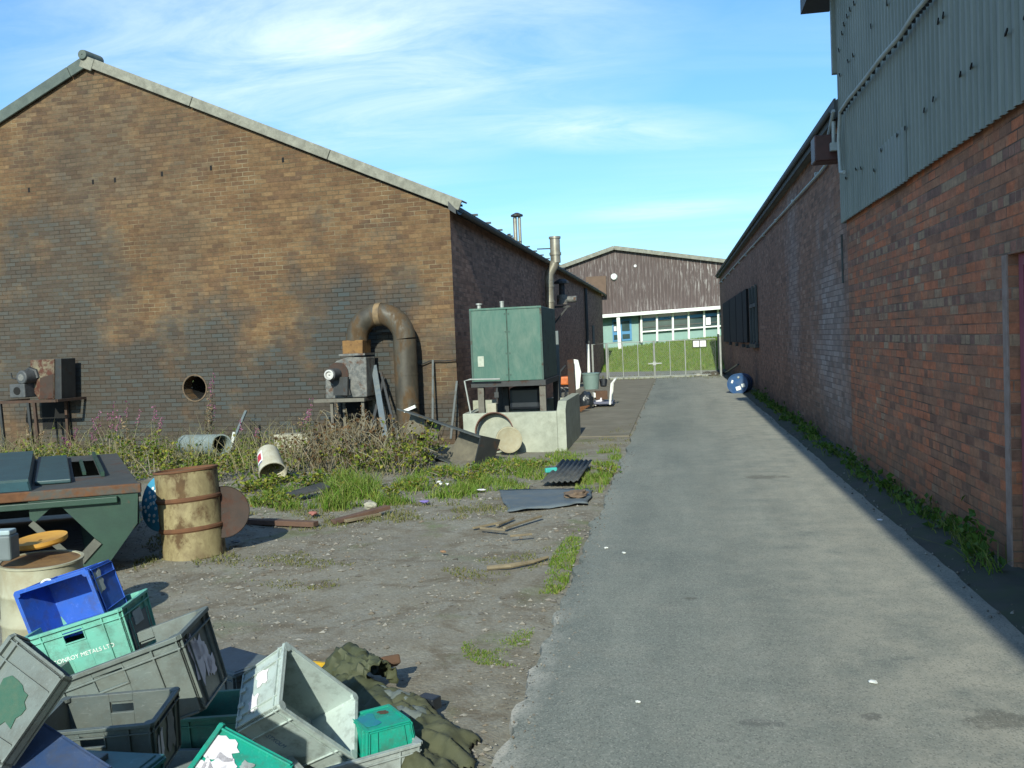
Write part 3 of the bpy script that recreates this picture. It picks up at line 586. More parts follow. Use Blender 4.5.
cl = thing('clad_building', (RX, 6, 0), 'taller right hand building of red brick below and ribbed green metal cladding above', 'building')
b = MB()
yj = 6.98; JT = 2.2
b.quad((RX-.02, yj, -.2), (RX-.02, YS, -.2), (RX-.02, YS, 3.3), (RX-.02, yj, 3.3))
b.quad((RX-.02, -9, JT), (RX-.02, yj, JT), (RX-.02, yj, 3.3), (RX-.02, -9, 3.3))
b.quad((RX-.02, -9, -.2), (RX-.02, yj-1.1, -.2), (RX-.02, yj-1.1, JT), (RX-.02, -9, JT))
b.quad((RX-.02, yj, -.2), (RX+.23, yj, -.2), (RX+.23, yj, JT), (RX-.02, yj, JT)); b.quad((RX-.02, yj-1.1, JT), (RX+.23, yj-1.1, JT), (RX+.23, yj, JT), (RX-.02, yj, JT))
b.quad((RX-.02, YS, -.2), (RX+.4, YS, -.2), (RX+.4, YS, 3.3), (RX-.02, YS, 3.3)); b.build('brick_wall', m_rnear, cl)
b = MB(); b.lohi((RX+.02, yj-.16, .0), (RX+.10, yj-.08, JT-.08)); b.lohi((RX+.02, yj-1.1, JT-.08), (RX+.10, yj-.08, JT-.004)); b.lohi((RX+.02, yj-1.1, 0), (RX+.1, yj-1.03, JT-.08)); dr = b.build('door_frame', m_pink, cl)
b = MB(); b.lohi((RX+.12, yj-1.03, 0), (RX+.16, yj-.16, JT-.08)); b.build('door', M('door_dark_maroon', (.06, .02, .028), None, 4, .5), dr)
b = MB(); b.lohi((RX-.03, yj+.004, -.02), (RX+.02, yj+.1, JT)); b.build('door_jamb', M('pale_mortar_jamb', (.33, .25, .22), (.22, .15, .12), 9, .9), cl)
# ribbed cladding
def ribs(y0, y1, x, z0, z1, pitch=.14, dep=.02):
    prof = []; y = y0
    while y < y1:
        for fr, dx in ((0, 0), (.22, 0), (.34, -dep), (.66, -dep), (.78, 0)):
            yy = y+fr*pitch
            if yy <= y1: prof.append((yy, x+dx))
        y += pitch
    return [(V((xx, yy, z0)), V((xx, yy, z1))) for yy, xx in prof]
def cladding(y0, y1, x, z0, z1, name, mat, par):
    b = MB(); r = ribs(y0, y1, x, z0, z1)
    for (a, c) in r: b.v += [a, c]
    b.f = [(2*i, 2*i+2, 2*i+3, 2*i+1) for i in range(len(r)-1)]; b.mi = [0]*len(b.f)
    return b.build(name, mat, par, solid=.006)
ZC0, ZC1 = 3.12, 6.35; XC = RX-.06
cladding(-9.0, 13.15, XC, ZC0, ZC1, 'cladding', m_clad, cl)
pa, pb = PX(877, 200, XC-.05), PX(903, 182, XC-.05)
cladding(pb.y, pa.y, XC-.012, ZC0-.015, 3.62, 'pale_sheet', m_cladpale, cl)
b = MB(); b.quad((XC, 13.15, ZC0), (XC+6, 13.15, ZC0), (XC+6, 13.15, 8.5), (XC, 13.15, ZC1)); b.lohi((XC-.07, 13.1, ZC0+1.95), (XC+.03, 13.2, ZC1)); b.build('end_trim', m_clad, cl)
b = MB(); b.lohi((XC-.16, -9.0, 6.12), (XC+.02, 13.2, 6.36)); b.lohi((XC-.36, 13.203, 6.08), (XC+.02, 13.8, 6.37)); b.prism([(XC-.2, 13.75, 6.362), (XC-.2, 13.75, 6.43), (XC+6, 13.75, 9.2), (XC+6, 13.75, 9.1)], (0, -22.5, 0)); b.build('eaves_box', m_gutter, cl)
b = MB()
for px, py in ((873, 170), (860, 168), (880, 150), (896, 135), (904, 128), (923, 110), (932, 99), (959, 74), (970, 66), (1005, 32), (1024, 15), (870, 26), (886, 3), (937, 21), (942, 15), (852, 55), (847, 61), (839, 75), (845, 178), (855, 169), (838, 50), (841, 33), (843, 24), (846, 16), (849, 9), (853, 3)):
    p = PX(px, py, XC-.05); b = MB(); b.bar(p+V((.025, .08, 0)), p+V((-.005, -.06, .0)), .010, .016); b.build('hook_bolt_shadow', m_black, cl)  # black bars stand for the bolts together with their long cast shadows
# pipe across the cladding, dark dashes below it stand for its broken shadow
P = [PX(x, y, XC-.09) for x, y in ((840, 112), (848, 100), (862, 83), (880, 59), (900, 36), (914, 14), (925, 1), (935, -12))]
b = MB(); b.tube([PX(844, 172, XC-.09), PX(840.5, 172, XC-.09), PX(838.5, 140, XC-.09)]+P, .022, 8); cp = b.build('conduit', m_pipew, cl, smooth=True)
n = 26
for i in range(n):
    k = i/(n-1)*(len(P)-1); j = min(int(k), len(P)-2); p = P[j].lerp(P[j+1], k-j); b = MB(); b.box(p+V((.025, 0, -.012)), (.03, .025, .04)); b.build('pipe_shadow_dash', m_dark, cp)
# alarm box
rb = thing('alarm_box', PX(826, 150, RX-.12), 'maroon metal box fixed below the eaves where the two right buildings meet', 'box')
c = PX(826, 150, RX-.2); b = MB(); b.box(c, (.34, .36, .34)); b.build('case', m_redbox, rb, bevel=.015)
b = MB(); c = c+V((.1, 0, 0)); b.tube([c+V((-.05, -.18, .02)), c+V((-.05, -.3, .02)), c+V((-.05, -.34, .3))], .025, 6); b.tube([c+V((-.06, .1, .15)), c+V((-.06, -.1, .24)), c+V((-.06, -.42, .42))], .025, 6); b.box(c+V((-.05, -.3, -.02)), (.09, .08, .1)); b.build('pipework', m_pipew, rb, smooth=True)

# ================================================================ FAR HALL
YH = 60.0
def hp(px, py, d=0.0): return PY(px, py, YH+d)
hl = thing('factory_hall', hp(640, 345), 'large brown corrugated factory hall with flaking paint above a glazed teal ground floor', 'factory hall')
m, t, oc = newmat('flaking_brown_sheet')
sx = t.n.new('ShaderNodeSeparateXYZ'); t.l.new(oc, sx.inputs[0])
wv = t.math('SINE', t.math('MULTIPLY', sx.outputs[0], 2*pi/.21))
n1 = t.noise(t.mapping(oc, scale=(3.2, 1, .55)), 1.6, 6, .68); n2 = t.noise(t.mapping(oc, scale=(4.5, 1, .42)), 2.3, 5, .7)
col = t.mix(n1, (.072, .052, .048), (.108, .082, .075))
zone = t.math('ADD', t.math('MULTIPLY', t.ramp(t.noise(oc, .28, 2), [(.42, 0.0), (.62, 1.0)]), .35), t.math('MULTIPLY', t.math('MULTIPLY', t.math('ADD', sx.outputs[0], .6), .5, clamp=True), t.math('MULTIPLY', t.math('SUBTRACT', sx.outputs[2], 4.4), .7, clamp=True)), clamp=True)
fk = t.math('MULTIPLY', t.ramp(n2, [(.53, 0.0), (.59, 1.0)]), t.math('ADD', t.math('MULTIPLY', zone, .85), .15))
col = t.mix(fk, col, (.36, .34, .32)); col = t.mix(.35, col, t.mix(t.math('ADD', t.math('MULTIPLY', wv, .5), .5), (.55,)*3, (1.3,)*3), 'MULTIPLY')
finish(t, col, .8, wv, .5, .05); m_hall = m
ap, rt, lt = hp(614.2, 248.8), hp(800, 271), hp(470, 301)
fr, flft = hp(800, 301), hp(470, 325.5)
b = MB(); b.prism([lt, ap, rt, fr, flft], (0, 40, 0)); b.build('gable_cladding', m_hall, hl)
b = MB(); b.bar(lt+V((0, -.15, .05)), ap+V((0, -.15, .05)), .3, .24); b.bar(ap+V((0, -.15, .05)), rt+V((0, -.15, .05)), .3, .24); b.build('verge_trim', m_barge, hl)
b = MB(); q = hp(601, 283); b.lohi((q.x-.9, YH-.5, q.z-.8), (q.x+.35, YH-.02, q.z+.4)); b.build('brown_box', M('box_brown', (.14, .09, .06), None, 4, .8), hl)
b = MB(); q = hp(614, 277); b.lathe([(.01, -.25), (.17, -.2), (.22, -.05), (.22, 0)], q, (0, 1, 0), 16, True); b.build('wall_lamp', m_white, hl, smooth=True)
b = MB(); q = hp(635.2, 266); b.lathe([(.01, -.08), (.08, -.06), (.09, 0)], q, (0, 1, 0), 12, True); b.build('small_lamp', m_white, hl, smooth=True)
fd = (fr-flft).normalized()
b = MB(); b.bar(hp(470, 326.3)+V((0, -.3, 0)), hp(800, 301.8)+V((0, -.3, 0)), .7, .2); b.build('fascia', m_white, hl)
# ground floor: panels, windows, mullions
def hquad(pts, nm, mat, par, d0=0.0, th=.1):
    b = MB(); b.prism([hp(x, y, d0) for x, y in pts], (0, th, 0)); return b.build(nm, mat, par)
def fz(x): return 317.9-(x-605)*.074     # pixel line of the fascia underside
def sz(x): return 332.2-(x-641)*.0755
def bz(x): return 343.5-(x-641)*.075
hquad([(560, fz(560)), (760, fz(760)), (760, 346), (560, 365)], 'teal_wall', m_teal, hl, .32)
mull = (641.5, 657.2, 673, 688.8, 704.4, 718.5, 733, 748)
for a, c in zip(mull[:-1], mull[1:]):
    gl = hquad([(a+.6, sz(a)-.6), (c-.6, sz(c)-.6), (c-.6, fz(c)), (a+.6, fz(a))], 'window', m_glass, hl, .22)
    hquad([(a+.6, fz(a)+3.2), (c-.6, fz(c)+3.2), (c-.6, fz(c)+6.2), (a+.6, fz(a)+6.2)], 'blind', m_blued, gl, .16, .02)
    hquad([(a+.6, sz(a)-5.0), (c-.6, sz(c)-5.0), (c-.6, sz(c)-4.0), (a+.6, sz(a)-4.0)], 'glazing_bar', m_fascia, gl, .17, .02)
hquad([(641, sz(641)+.4), (760, sz(760)+.4), (760, sz(760)-1), (641, sz(641)-1)], 'window_sill', m_white, hl, .05)
for a in mull: hquad([(a-.9, bz(a)-1.0), (a+1.1, bz(a)-1.0), (a+.6, fz(a)), (a-1.3, fz(a))], 'mullion', m_white, hl, -.1, .3)
hquad([(705.8, 317.6), (710.4, 317.2), (710.8, 324.6), (706.2, 325)], 'notice', m_paper, hl, .12, .03)
hquad([(638.5, 315.8), (640.6, 315.6), (641, 343), (639, 343.2)], 'dark_jamb', m_fascia, hl, .25, .05)  # dark grey strip left of the first window
dd = hquad([(612, 319.5), (631.3, 318.2), (632, 340.3), (612.8, 341.8)], 'entrance_door', m_blued, hl, .26, .04)
for pts in ([(613.3, 322), (617.6, 321.6), (618, 331.5), (613.7, 331.8)], [(621.5, 321.2), (629.3, 320.6), (629.8, 330.6), (622, 331)], [(613.8, 335), (617.9, 334.7), (618, 339.5), (614, 340)], [(622.4, 334.3), (629.8, 333.8), (630, 338.4), (622.6, 338.9)]):
    hquad(pts, 'door_glass', m_glass, dd, .22, .03)
hquad([(613.8, 326.5), (616.4, 326.3), (616.6, 331), (614, 331.2)], 'door_notice', m_paper, dd, .19, .02)
b = MB(); b.bar(hp(618.2, 317.5, -2.2), hp(620.3, 354.5, -2.2), .2, .2); b.build('porch_post', m_white, hl)

# ================================================================ GATE
gt = thing('yard_gate', (.2, 39.5, 0), 'low grey tube and wire mesh double gate closing the end of the lane', 'gate')
def gq(px, py): return PY(px, py, 39.4)
zt, zb = 1.53, .1
def gx(px, z): # x of a picture column at height z on the gate plane
    p = gq(px, 357); return p.x
leafs = ((608.3, 654), (654.8, 715.8))
for a, c in leafs:
    x0, x1 = gx(a, 0), gx(c, 0); b = MB()
    b.tube([(x0, 39.4, zb), (x0, 39.4, zt), (x1, 39.4, zt), (x1, 39.4, zb), (x0, 39.4, zb)], .019, 6)
    fr_ = b.build('leaf_frame', m_galv, gt, smooth=True)
    b = MB()
    for px in ((622.8, 638) if a < 650 else (670, 685.3, 700.6)): b.cyl((gx(px, 0), 39.4, zb), (gx(px, 0), 39.4, zt), .015 if px != 685.3 else .022, seg=6)
    b.build('upright', m_galv, fr_)
    b = MB(); k = x0-(zt-zb)
    while k < x1:
        for sg in (0, 1):
            pa = V((k, 39.43, zb if sg == 0 else zt)); pb = V((k+(zt-zb), 39.43, zt if sg == 0 else zb)); ta = max(0, (x0-k)/(zt-zb)); tb = min(1, (x1-k)/(zt-zb))
            if tb > ta+.02: b.bar(pa.lerp(pb, ta), pa.lerp(pb, tb), .0022, .0022, up=(0, 1, 0))
        k += .085
    b.build('wire_mesh', m_galv, fr_)
b = MB(); x = gx(654.3, 0); b.cyl((x, 39.36, .0), (x, 39.36, zt+.03), .04, seg=8); b.bar((x-.25, 39.34, .62), (x+.3, 39.34, .62), .05); b.box((x, 39.32, .62), (.12, .08, .16)); b.build('latch', m_galv, gt)
fx = thing('gate_side_panel', (gx(600, 0), 39.4, 0), 'narrow grey tube fence panel between the workshop wall and the gate', 'fence panel')
b = MB(); x0, x1 = gx(593, 0), gx(607, 0); b.tube([(x0, 39.2, 0), (x0, 39.2, 1.5), (x1, 39.2, 1.52), (x1, 39.2, 0)], .045, 8); b.build('frame', m_galv, fx, smooth=True)
gpst = thing('gate_post', (gx(720.5, 0), 39.4, 0), 'pale gate post against the end of the right hand wall', 'gate post')
b = MB(); b.cyl((gx(720.6, 0), 39.4, 0), (gx(720.6, 0), 39.4, 1.62), .05, seg=10); b.build('post', m_galv, gpst, smooth=True)
b = MB(); b.cyl((gx(718.6, 0)+.02, 39.6, .3), (gx(718.6, 0)+.02, 39.6, 1.72), .04, seg=8); b.build('hinge_bar', m_dark, gpst)
sg = thing('gate_sign', gq(699.5, 343.5), 'white two part sign with a dark frame wired to the gate mesh', 'sign')
c = gq(699.5, 343.7)+V((0, -.07, 0)); b = MB(); b.box(c, (.56, .03, .30)); b.build('board', m_ink, sg, bevel=.01)
for dx in (-.135, .135):
    b = MB(); b.box(c+V((dx, -.018, .0)), (.235, .012, .245)); pn_ = b.build('panel', m_white, sg)
    b = MB()
    for k in range(3): b.box(c+V((dx, -.0255, .06-.06*k)), (.15-.04*(k % 2), .004, .022))
    b.build('faded_print', M('faded_pink_print', (.62, .42, .45), None, 8, .8), pn_)
b = MB(); b.lohi((-2.8, 39.6, -.02), (1.9, 39.85, .06)); tag(b.build('gate_threshold', m_conc, bevel=.01), 'long low concrete threshold kerb under the gate', 'kerb')

# ================================================================ CRATES
def rotv(rv):
    v = V(rv); return Matrix.Rotation(v.length, 3, v.normalized())
def crate(loc, R, s, mat, label, dims=(.6, .4, .32), holes=('L',), closed=False, ribs=True, grp='plastic crates dumped in a heap'):
    """open euro crate, origin at the centre of its base; walls with ribs, hand holes in the long ('L') or short ('S') sides"""
    L, Wd, H = [d*s for d in dims]; k = s; th = .012*k; t = thing('plastic_crate', loc, label, 'crate', grp, R)
    tp = .018*k                                     # taper at the base
    b = MB()
    def wall(n_axis, sgn, hole):
        half = L/2 if n_axis == 1 else Wd/2; off = (Wd/2 if n_axis == 1 else L/2)
        def P(a, z, o):                             # a along wall -1..1, z 0..1, o outward offset
            t0 = tp*(1-z); aa = a*(half-t0); oo = off-t0+o
            return V((aa, sgn*oo, z*H)) if n_axis == 1 else V((sgn*oo, aa, z*H))
        def slab(a0, a1, z0, z1, o0, o1):
            q = [P(a0, z0, o1), P(a1, z0, o1), P(a1, z1, o1), P(a0, z1, o1)]; r = [P(a0, z0, o0), P(a1, z0, o0), P(a1, z1, o0), P(a0, z1, o0)]
            b.ringloft([r, q])
        if hole:
            hw = .21 if n_axis == 1 else .3
            slab(-1, -hw, 0, 1, -th, 0); slab(hw, 1, 0, 1, -th, 0); slab(-hw, hw, 0, .68, -th, 0); slab(-hw, hw, .87, 1, -th, 0)
            for e in (-hw, hw): slab(e-.012, e+.012, .655, .88, 0, .006*k)
            slab(-hw, hw, .655, .68, 0, .006*k)
        else: slab(-1, 1, 0, 1, -th, 0)
        slab(-1.0, 1.0, .945, 1.0, 0.0, .016*k)
        if ribs: slab(-1.0, 1.0, .83, .855, 0.0, .012*k)   # rim flange and lower band
        ns = (-.97, -.62, .62, .97) if n_axis == 1 else (-.95, -.6, .6, .95)
        for a in (ns if ribs else ns[::3]): slab(a-.014, a+.014, .03, .95, 0, .011*k)
        slab(-.95, .95, .0, .03, 0, .008*k)
    wall(1, -1, 'L' in holes); wall(1, 1, 'L' in holes); wall(0, -1, 'S' in holes); wall(0, 1, 'S' in holes)
    b.lohi((-L/2+tp+.001, -Wd/2+tp+.001, .0), (L/2-tp-.001, Wd/2-tp-.001, th)); b.build('body', mat, t, local=True, bevel=.0022*k)
    for sx in (-1, 1):
        for sy in (-1, 1): MB().cyl((sx*(L/2-.012*k), sy*(Wd/2-.012*k), H*.95), (sx*(L/2-.012*k), sy*(Wd/2-.012*k), H*1.004), .026*k, seg=12).build('corner_cap', mat, t, local=True)
    if closed:
        b = MB(); b.box((0, 0, H*1.01), (L*1.02, Wd*1.03, .02*k)); b.box((0, 0, H*1.045), (L*.93, Wd*.9, .012*k)); b.build('lid', mat, t, local=True, bevel=.008*k)
    return t, L, Wd, H, tp
def paper(t, pts, nrm, mat=m_paper, name='paper_label', jag=.0):
    """scrap of paper: a thin polygon with pts in the crate's own frame"""
    b = MB(); b.prism([V(p)+V(nrm)*.0015 for p in pts], V(nrm)*.0016); return b.build(name, mat, t, local=True)
def atcam(loc, f): return CAM+(V(loc)-CAM)*f
def scrap(cx, cz, w, h, seed, n=19, ang=0):
    r = random.Random(seed); out = []
    for i in range(n):
        a = 2*pi*i/n; rr = .62+.5*r.random(); x, z = cos(a), sin(a); m_ = max(abs(x), abs(z)); x, z = x/m_*w/2*rr, z/m_*h/2*rr
        out.append((cx+x*cos(ang)-z*sin(ang), cz+x*sin(ang)+z*cos(ang)))
    return out

# teal lettered crate
f = .645; R = rotv((.044, -.266, .169)); t_, L, W_, H, tp = crate(atcam((-3.433, 5.09, -.068), f), R, f, m_cteal, 'teal crate with white lettering METALS LTD on its long side')
def sidept(x, z, L, W_, H, tp, sgn=-1, o=.0): return V((x, sgn*(W_/2-tp*(1-z/H)+o), z))
lean = math.atan2(tp, H)
Rt = cols((1, 0, 0), V((0, -sin(lean), cos(lean))), V((0, -cos(lean), -sin(lean))))
text_mesh('CONROY METALS LTD', .022, 'lettering', m_white, t_, Rt, sidept(.015*f, .40*H, L, W_, H, tp, -1, .001), width=L*.62, thick=.0008)
b = MB(); b.lohi((L/2+.0, -W_*.18, H*.55), (L/2+.004, W_*.10, H*.80)); b.build('label_clip', m_cpale, t_, local=True)
b = MB(); b.prism([(L/2-tp*.95+.003, -W_*.36, H*.1), (L/2-tp*.95+.003, W_*.36, H*.1), (L/2-tp*.3+.003, W_*.36, H*.72), (L/2-tp*.3+.003, -W_*.36, H*.72)], (.002, 0, 0)); b.build('dark_end_panel', m_cslate, t_, local=True)
# big grey crate
f = .88; R = rotv((.034, -.309, .222)); t_, L, W_, H, tp = crate(atcam((-2.179, 3.528, .265), f), R, f, m_cgrey, 'big grey crate with torn paper stuck over its short end, tipped against the teal crate')
for i, (cy, cz, w_, h_) in enumerate(((-.08, .52, .10, .16), (.02, .45, .08, .12), (-.02, .66, .12, .07), (.05, .34, .09, .08), (-.1, .78, .07, .06))):
    paper(t_, [(L/2-tp*(1-z/H)*.9, y, z) for y, z in scrap(cy*f, cz*H, w_, h_, 20+i)], (1, 0, .06))
# light grey crate lying on its side
f = .74; R = rotv((.387, 1.004, .526)); t_, L, W_, H, tp = crate(atcam((-2.243, 4.847, -.31), f), R, f, m_clight, 'pale grey crate tipped on its side with its open mouth to the lane', holes=())
for i, (cy, cz, w_, h_) in enumerate(((.05, .50, .075, .07), (-.055, .36, .09, .055))):
    paper(t_, [(-L/2+tp*(1-z/H)*.9-.0005, y, z) for y, z in scrap(cy, cz*H, w_, h_, 30+i)], (-1, 0, .06))
b = MB()
for y in (-.09, -.03, .04): b.box((-L/2+tp*.86, y, H*.07), (.014, .02, .03))
b.build('clip', m_clight, t_, local=True)
text_mesh('STXOLM', .03, 'faded_lettering', M('faded_blue_ink', (.17, .25, .36), None, 9, .8), t_, cols((1, 0, 0), V((0, -sin(lean), cos(lean))), V((0, -cos(lean), -sin(lean)))), sidept(-.06, .3*H, L, W_, H, tp, -1, .001), width=.1, thick=.0006)
# left grey crate standing on its corner
f = .60; R = rotv((.427, -1.222, -1.097)); t_, L, W_, H, tp = crate(atcam((-2.461, 3.453, .225), f)+R.col[0]*(.255*f), R, f, m_cgrey, 'grey crate tilted on its edge at the far left with a mossy green label', dims=(.09, .4, .32), holes=())
b = MB(); b.prism([(L/2-tp*(1-z/H)+.0005, y, z) for y, z in scrap(.0, .42*H, .17*f, .17*f, 5)], (.002, 0, 0)); b.build('green_label', M('mossy_label', (.018, .09, .062), (.05, .10, .065), 40, .8), t_, local=True)
# small dark crate
f = .60; R = rotv((.079, -.034, .192)); t_, L, W_, H, tp = crate(atcam((-2.945, 4.411, -.376), f), R, f, m_cdark, 'small dark grey crate sitting upright in front of the big grey crate')
paper(t_, [(L/2-tp*(1-z/H)*.9, y, z) for y, z in scrap(-.06, .45*H, .05, .10, 41)], (1, 0, .06)); 
paper(t_, [(L/2-tp*(1-z/H)*.9, y, z) for y, z in scrap(.03, .5*H, .07, .13, 43)], (1, 0, .06), M('grimy_paper', (.25, .27, .27), None, 20, .9))
# blue crate on its side
f = .531; R = rotv((1.639, -.231, .222)); t_, L, W_, H, tp = crate(atcam((-4.365, 6.334, .018), f), R, f, m_cblue, 'bright blue crate lying on its side behind the teal lettered crate', holes=())
paper(t_, [(L/2-tp*(1-z/H)*.9, y, z) for y, z in scrap(.05, .72*H, .09, .06, 51)], (1, 0, .06), m_cpale)
b = MB(); b.tube(arc((-L*.06, W_/2+.004, H*.97), .022, 0, pi, 8, (1, 0, 0), (0, .45, -.2)), .004, 6); b.build('string_loop', m_white, t_, local=True)
# green crate with torn labels, rim to the left
def basis_crate(ptl, ptr, zdir_hint, rimdir): pass
p0 = CAM+ray(219.5, 725)*3.05/ray(219.5, 725).length; p1 = CAM+ray(297, 758)*3.0/ray(297, 758).length
zc = (p0-p1); Hh = zc.length; zc.normalize(); yr = V((.10, -.86, -.42)); yr = (yr-zc*yr.dot(zc)).normalized(); xn = yr.cross(zc)  # x=face normal
if xn.z < 0: xn = -xn; 
f = Hh/.32*1.0; Wc = .6*f; Lc = .4*f
# crate frame: z towards the rim, y along the rim edge, x out of the visible face
R = cols(yr.cross(zc) if yr.cross(zc).z > 0 else -(yr.cross(zc)), yr if yr.cross(zc).z > 0 else -yr, zc)
ysg = 1 if (R @ V((0, 1, 0))).dot(yr) > 0 else -1
loc = p0+yr*(Wc/2)-R.col[0]*(Lc/2)-zc*Hh
t_, L, W_, H, tp = crate(loc, R, f, m_cgreen, 'bright green crate on its side covered in scraps of white label', dims=(.4, .6, .32), holes=(), ribs=False)
for i, (a, zf, w_, h_) in enumerate(((.20, .80, .15, .09), (.36, .68, .13, .08), (.62, .66, .30, .14), (.44, .30, .20, .10), (.42, .9, .05, .03), (.25, .45, .045, .04), (.3, .22, .045, .045))):
    yy = ysg*(-.5+a*.72)*Wc+(0)
    mt = m_paper if i < 5 else m_cpale
    paper(t_, [(L/2-tp*(1-z/H)*.9, y, z) for y, z in scrap(yy, zf*H, w_*f*.8, h_*f*1.3, 60+i)], (1, 0, .06), mt)
# navy crate showing its base
p0 = CAM+ray(50, 707)*2.75/ray(50, 707).length; p1 = CAM+ray(128, 757)*2.62/ray(128, 757).length; p2 = CAM+ray(36, 744)*2.68/ray(36, 744).length
xd = (p1-p0).normalized(); yd = (p2-p0); yd = (yd-xd*yd.dot(xd)).normalized(); zn = xd.cross(yd)
if zn.z > 0: zn = -zn; yd2 = -yd
else: yd2 = yd
R = cols(xd, yd2, xd.cross(yd2)); sL = (p1-p0).length/.6
t_, *_ = crate((p0+p1)/2+yd*.12, R, sL*.98, m_cnavy, 'navy blue crate wedged under the tilted grey crate showing its bare underside', dims=(.6, .4, .10), holes=())
# bottom petrol crate with a lid
g0, g1 = G(47, 752, .62), G(122, 756, .62); xd = (g1-g0).normalized(); R = cols(xd, V((0, 0, 1)).cross(xd), (0, 0, 1)); f = .62
t_, L, W_, H, tp = crate((g0+g1)/2+xd*.05-R.col[1]*.10-V((0, 0, .3*f+.02)), R, f, m_cbottom, 'petrol coloured lidded crate at the bottom edge of the heap', closed=True, holes=())
b = MB(); b.box((.0, .05, H*1.07), (.1, .045, .03)); b.build('handle', m_cslate, t_, local=True, bevel=.004)
# green lidded crate and the grey one it stands in
g0, g1, g2 = G(412.5, 721.7, .20), G(375, 700.3, .20), G(360, 735.8, .20)
xd = (g0-g2).normalized(); yd = V((0, 0, 1)).cross(xd); f = .8; R = cols(xd, yd, (0, 0, 1)); dn = .2
Rf = cols(xd, -yd, (0, 0, -1))
t_, L, W_, H, tp = crate(g0-xd*(.25*f/2)+yd*(.29*f/2), Rf, f, m_cgreen, 'upturned green crate with a brown patch on its base beside the olive tarpaulin', dims=(.27, .32, .16), holes=())
b = MB(); 
for sy in (-1, 1): b.lohi((-L*.44, sy*W_*.40-.006, -.007), (L*.44, sy*W_*.40+.006, 0))
for sx in (-1, 1): b.lohi((sx*L*.42-.006, -W_*.38, -.0065), (sx*L*.42+.006, W_*.38, 0))
b.build('base_rib', m_cgreen, t_, local=True)
paper(t_, [(x, y, 0) for x, y in scrap(.04, -.05, .05, .04, 71)], (0, 0, -1), m_card, 'brown_patch')
paper(t_, [(x, y, 0) for x, y in scrap(-.05, .0, .09, .14, 73)], (0, 0, -1), M('blue_stain', (.02, .17, .30), (.01, .25, .24), 12, .6), 'stain_patch')
t_, L, W_, H, tp = crate(G(420, 741.7, .135)-xd*(.6*f/2)+yd*(.4*f/2)+V((0, 0, -.3*f)), R, f, m_cpale, 'pale grey ribbed crate under the green lidded crate', dims=(.6, .4, .30), holes=())
# odd crates half buried behind
g = G(232, 657, .26); yw = radians(-28); R = Matrix.Rotation(yw, 3, 'Z')
t_, *_ = crate(g-V((0, 0, .22)), R, .62, m_cslate, 'slate grey lidded crate half hidden behind the big grey crate', dims=(.6, .4, .32), closed=True, holes=())
g = G(216, 714, .24); R = Matrix.Rotation(radians(14), 3, 'Z')
t_, *_ = crate(g+V((0, .13, -.24)), R, .75, m_cdgreen, 'dark green crate sunk between the big grey crate and the pale tipped one', dims=(.6, .4, .32), holes=())
g = G(322, 668, .13); R = Matrix.Rotation(radians(-12), 3, 'Z')
t_, *_ = crate(V((g.x-.2, g.y+.1, -.16)), R, .85, m_cyellow, 'yellow crate almost hidden behind the pale tipped crate', dims=(.6, .4, .27), holes=())
# hidden dark crates carrying the heap
for x, y, z, rz, lb in ((-2.75, 4.55, 0, .3, 'dark crate under the teal lettered crate'), (-2.0, 3.35, 0, .1, 'dark crate under the big grey crate'), (-1.45, 3.0, 0, -.3, 'dark crate under the bright green crate')):
    t_, *_ = crate((x, y, z-.06), Matrix.Rotation(rz, 3, 'Z'), .8, m_cslate, lb, holes=(), dims=(.6, .4, .26))

# olive tarpaulin / sacking heap
def heap(name, pts, mat, label, cat, seed, wr=.05):
    """crumpled cloth: folds run along each hump (x, y, height, radius, stretch, angle); one continuous sheet"""
    st = .013; xs_ = [p[0] for p in pts]; ys_ = [p[1] for p in pts]; x0, x1, y0, y1 = min(xs_)-.45, max(xs_)+.45, min(ys_)-.45, max(ys_)+.45
    b = MB(); idx = {}
    def hgt(x, y):
        h = 0; an_ = 0
        for cx, cy, hh, rr, asp, an in pts:
            dx, dy = x-cx, y-cy; u = (dx*cos(an)+dy*sin(an))/(rr*asp); v = (-dx*sin(an)+dy*cos(an))/rr; d = sqrt(u*u+v*v)
            k = 1-(d+.3*noise.noise(V((x*5, y*5, seed))))**2
            if k > 0 and hh*k**.6 > h: h = hh*k**.6; an_ = an
        if h <= 0: return 0
        U = x*cos(an_)+y*sin(an_); W = -x*sin(an_)+y*cos(an_); W += .06*noise.noise(V((x*4, y*4, seed+9)))
        f1 = 1-abs(noise.noise(V((U*3.5, W*12, seed+3))))*2.4; f2 = 1-abs(noise.noise(V((U*9+W*8, W*20-U*7, seed+5))))*2.3; f2 += .5*(1-abs(noise.noise(V((U*22, W*34, seed+6))))*2.4)
        return max(0, h*.75+min(1, h/.07)*(wr*f1+wr*.45*f2-.015))
    N1 = int((x1-x0)/st); N2 = int((y1-y0)/st)
    for j in range(N2):
        for i in range(N1):
            x, y = x0+i*st, y0+j*st; h = hgt(x, y)
            if h > .0: idx[(i, j)] = len(b.v); b.v.append(V((x, y, h+.004)))
    for (i, j) in list(idx):
        q = [(i, j), (i+1, j), (i+1, j+1), (i, j+1)]
        if all(c in idx for c in q): b.f.append(tuple(idx[c] for c in q)); b.mi.append(0)
    o = b.build(name, mat, smooth=False, solid=.006)
    o.data.polygons.foreach_set('use_smooth', [True]*len(o.data.polygons)); return tag(o, label, cat)
def gl(px, py, h=0): p = G(px, py, h); return p.x, p.y
TPM = M('olive_sacking', (.075, .080, .040), (.05, .057, .03), 4, .9, dirt=((.11, .115, .085), .25, 5))
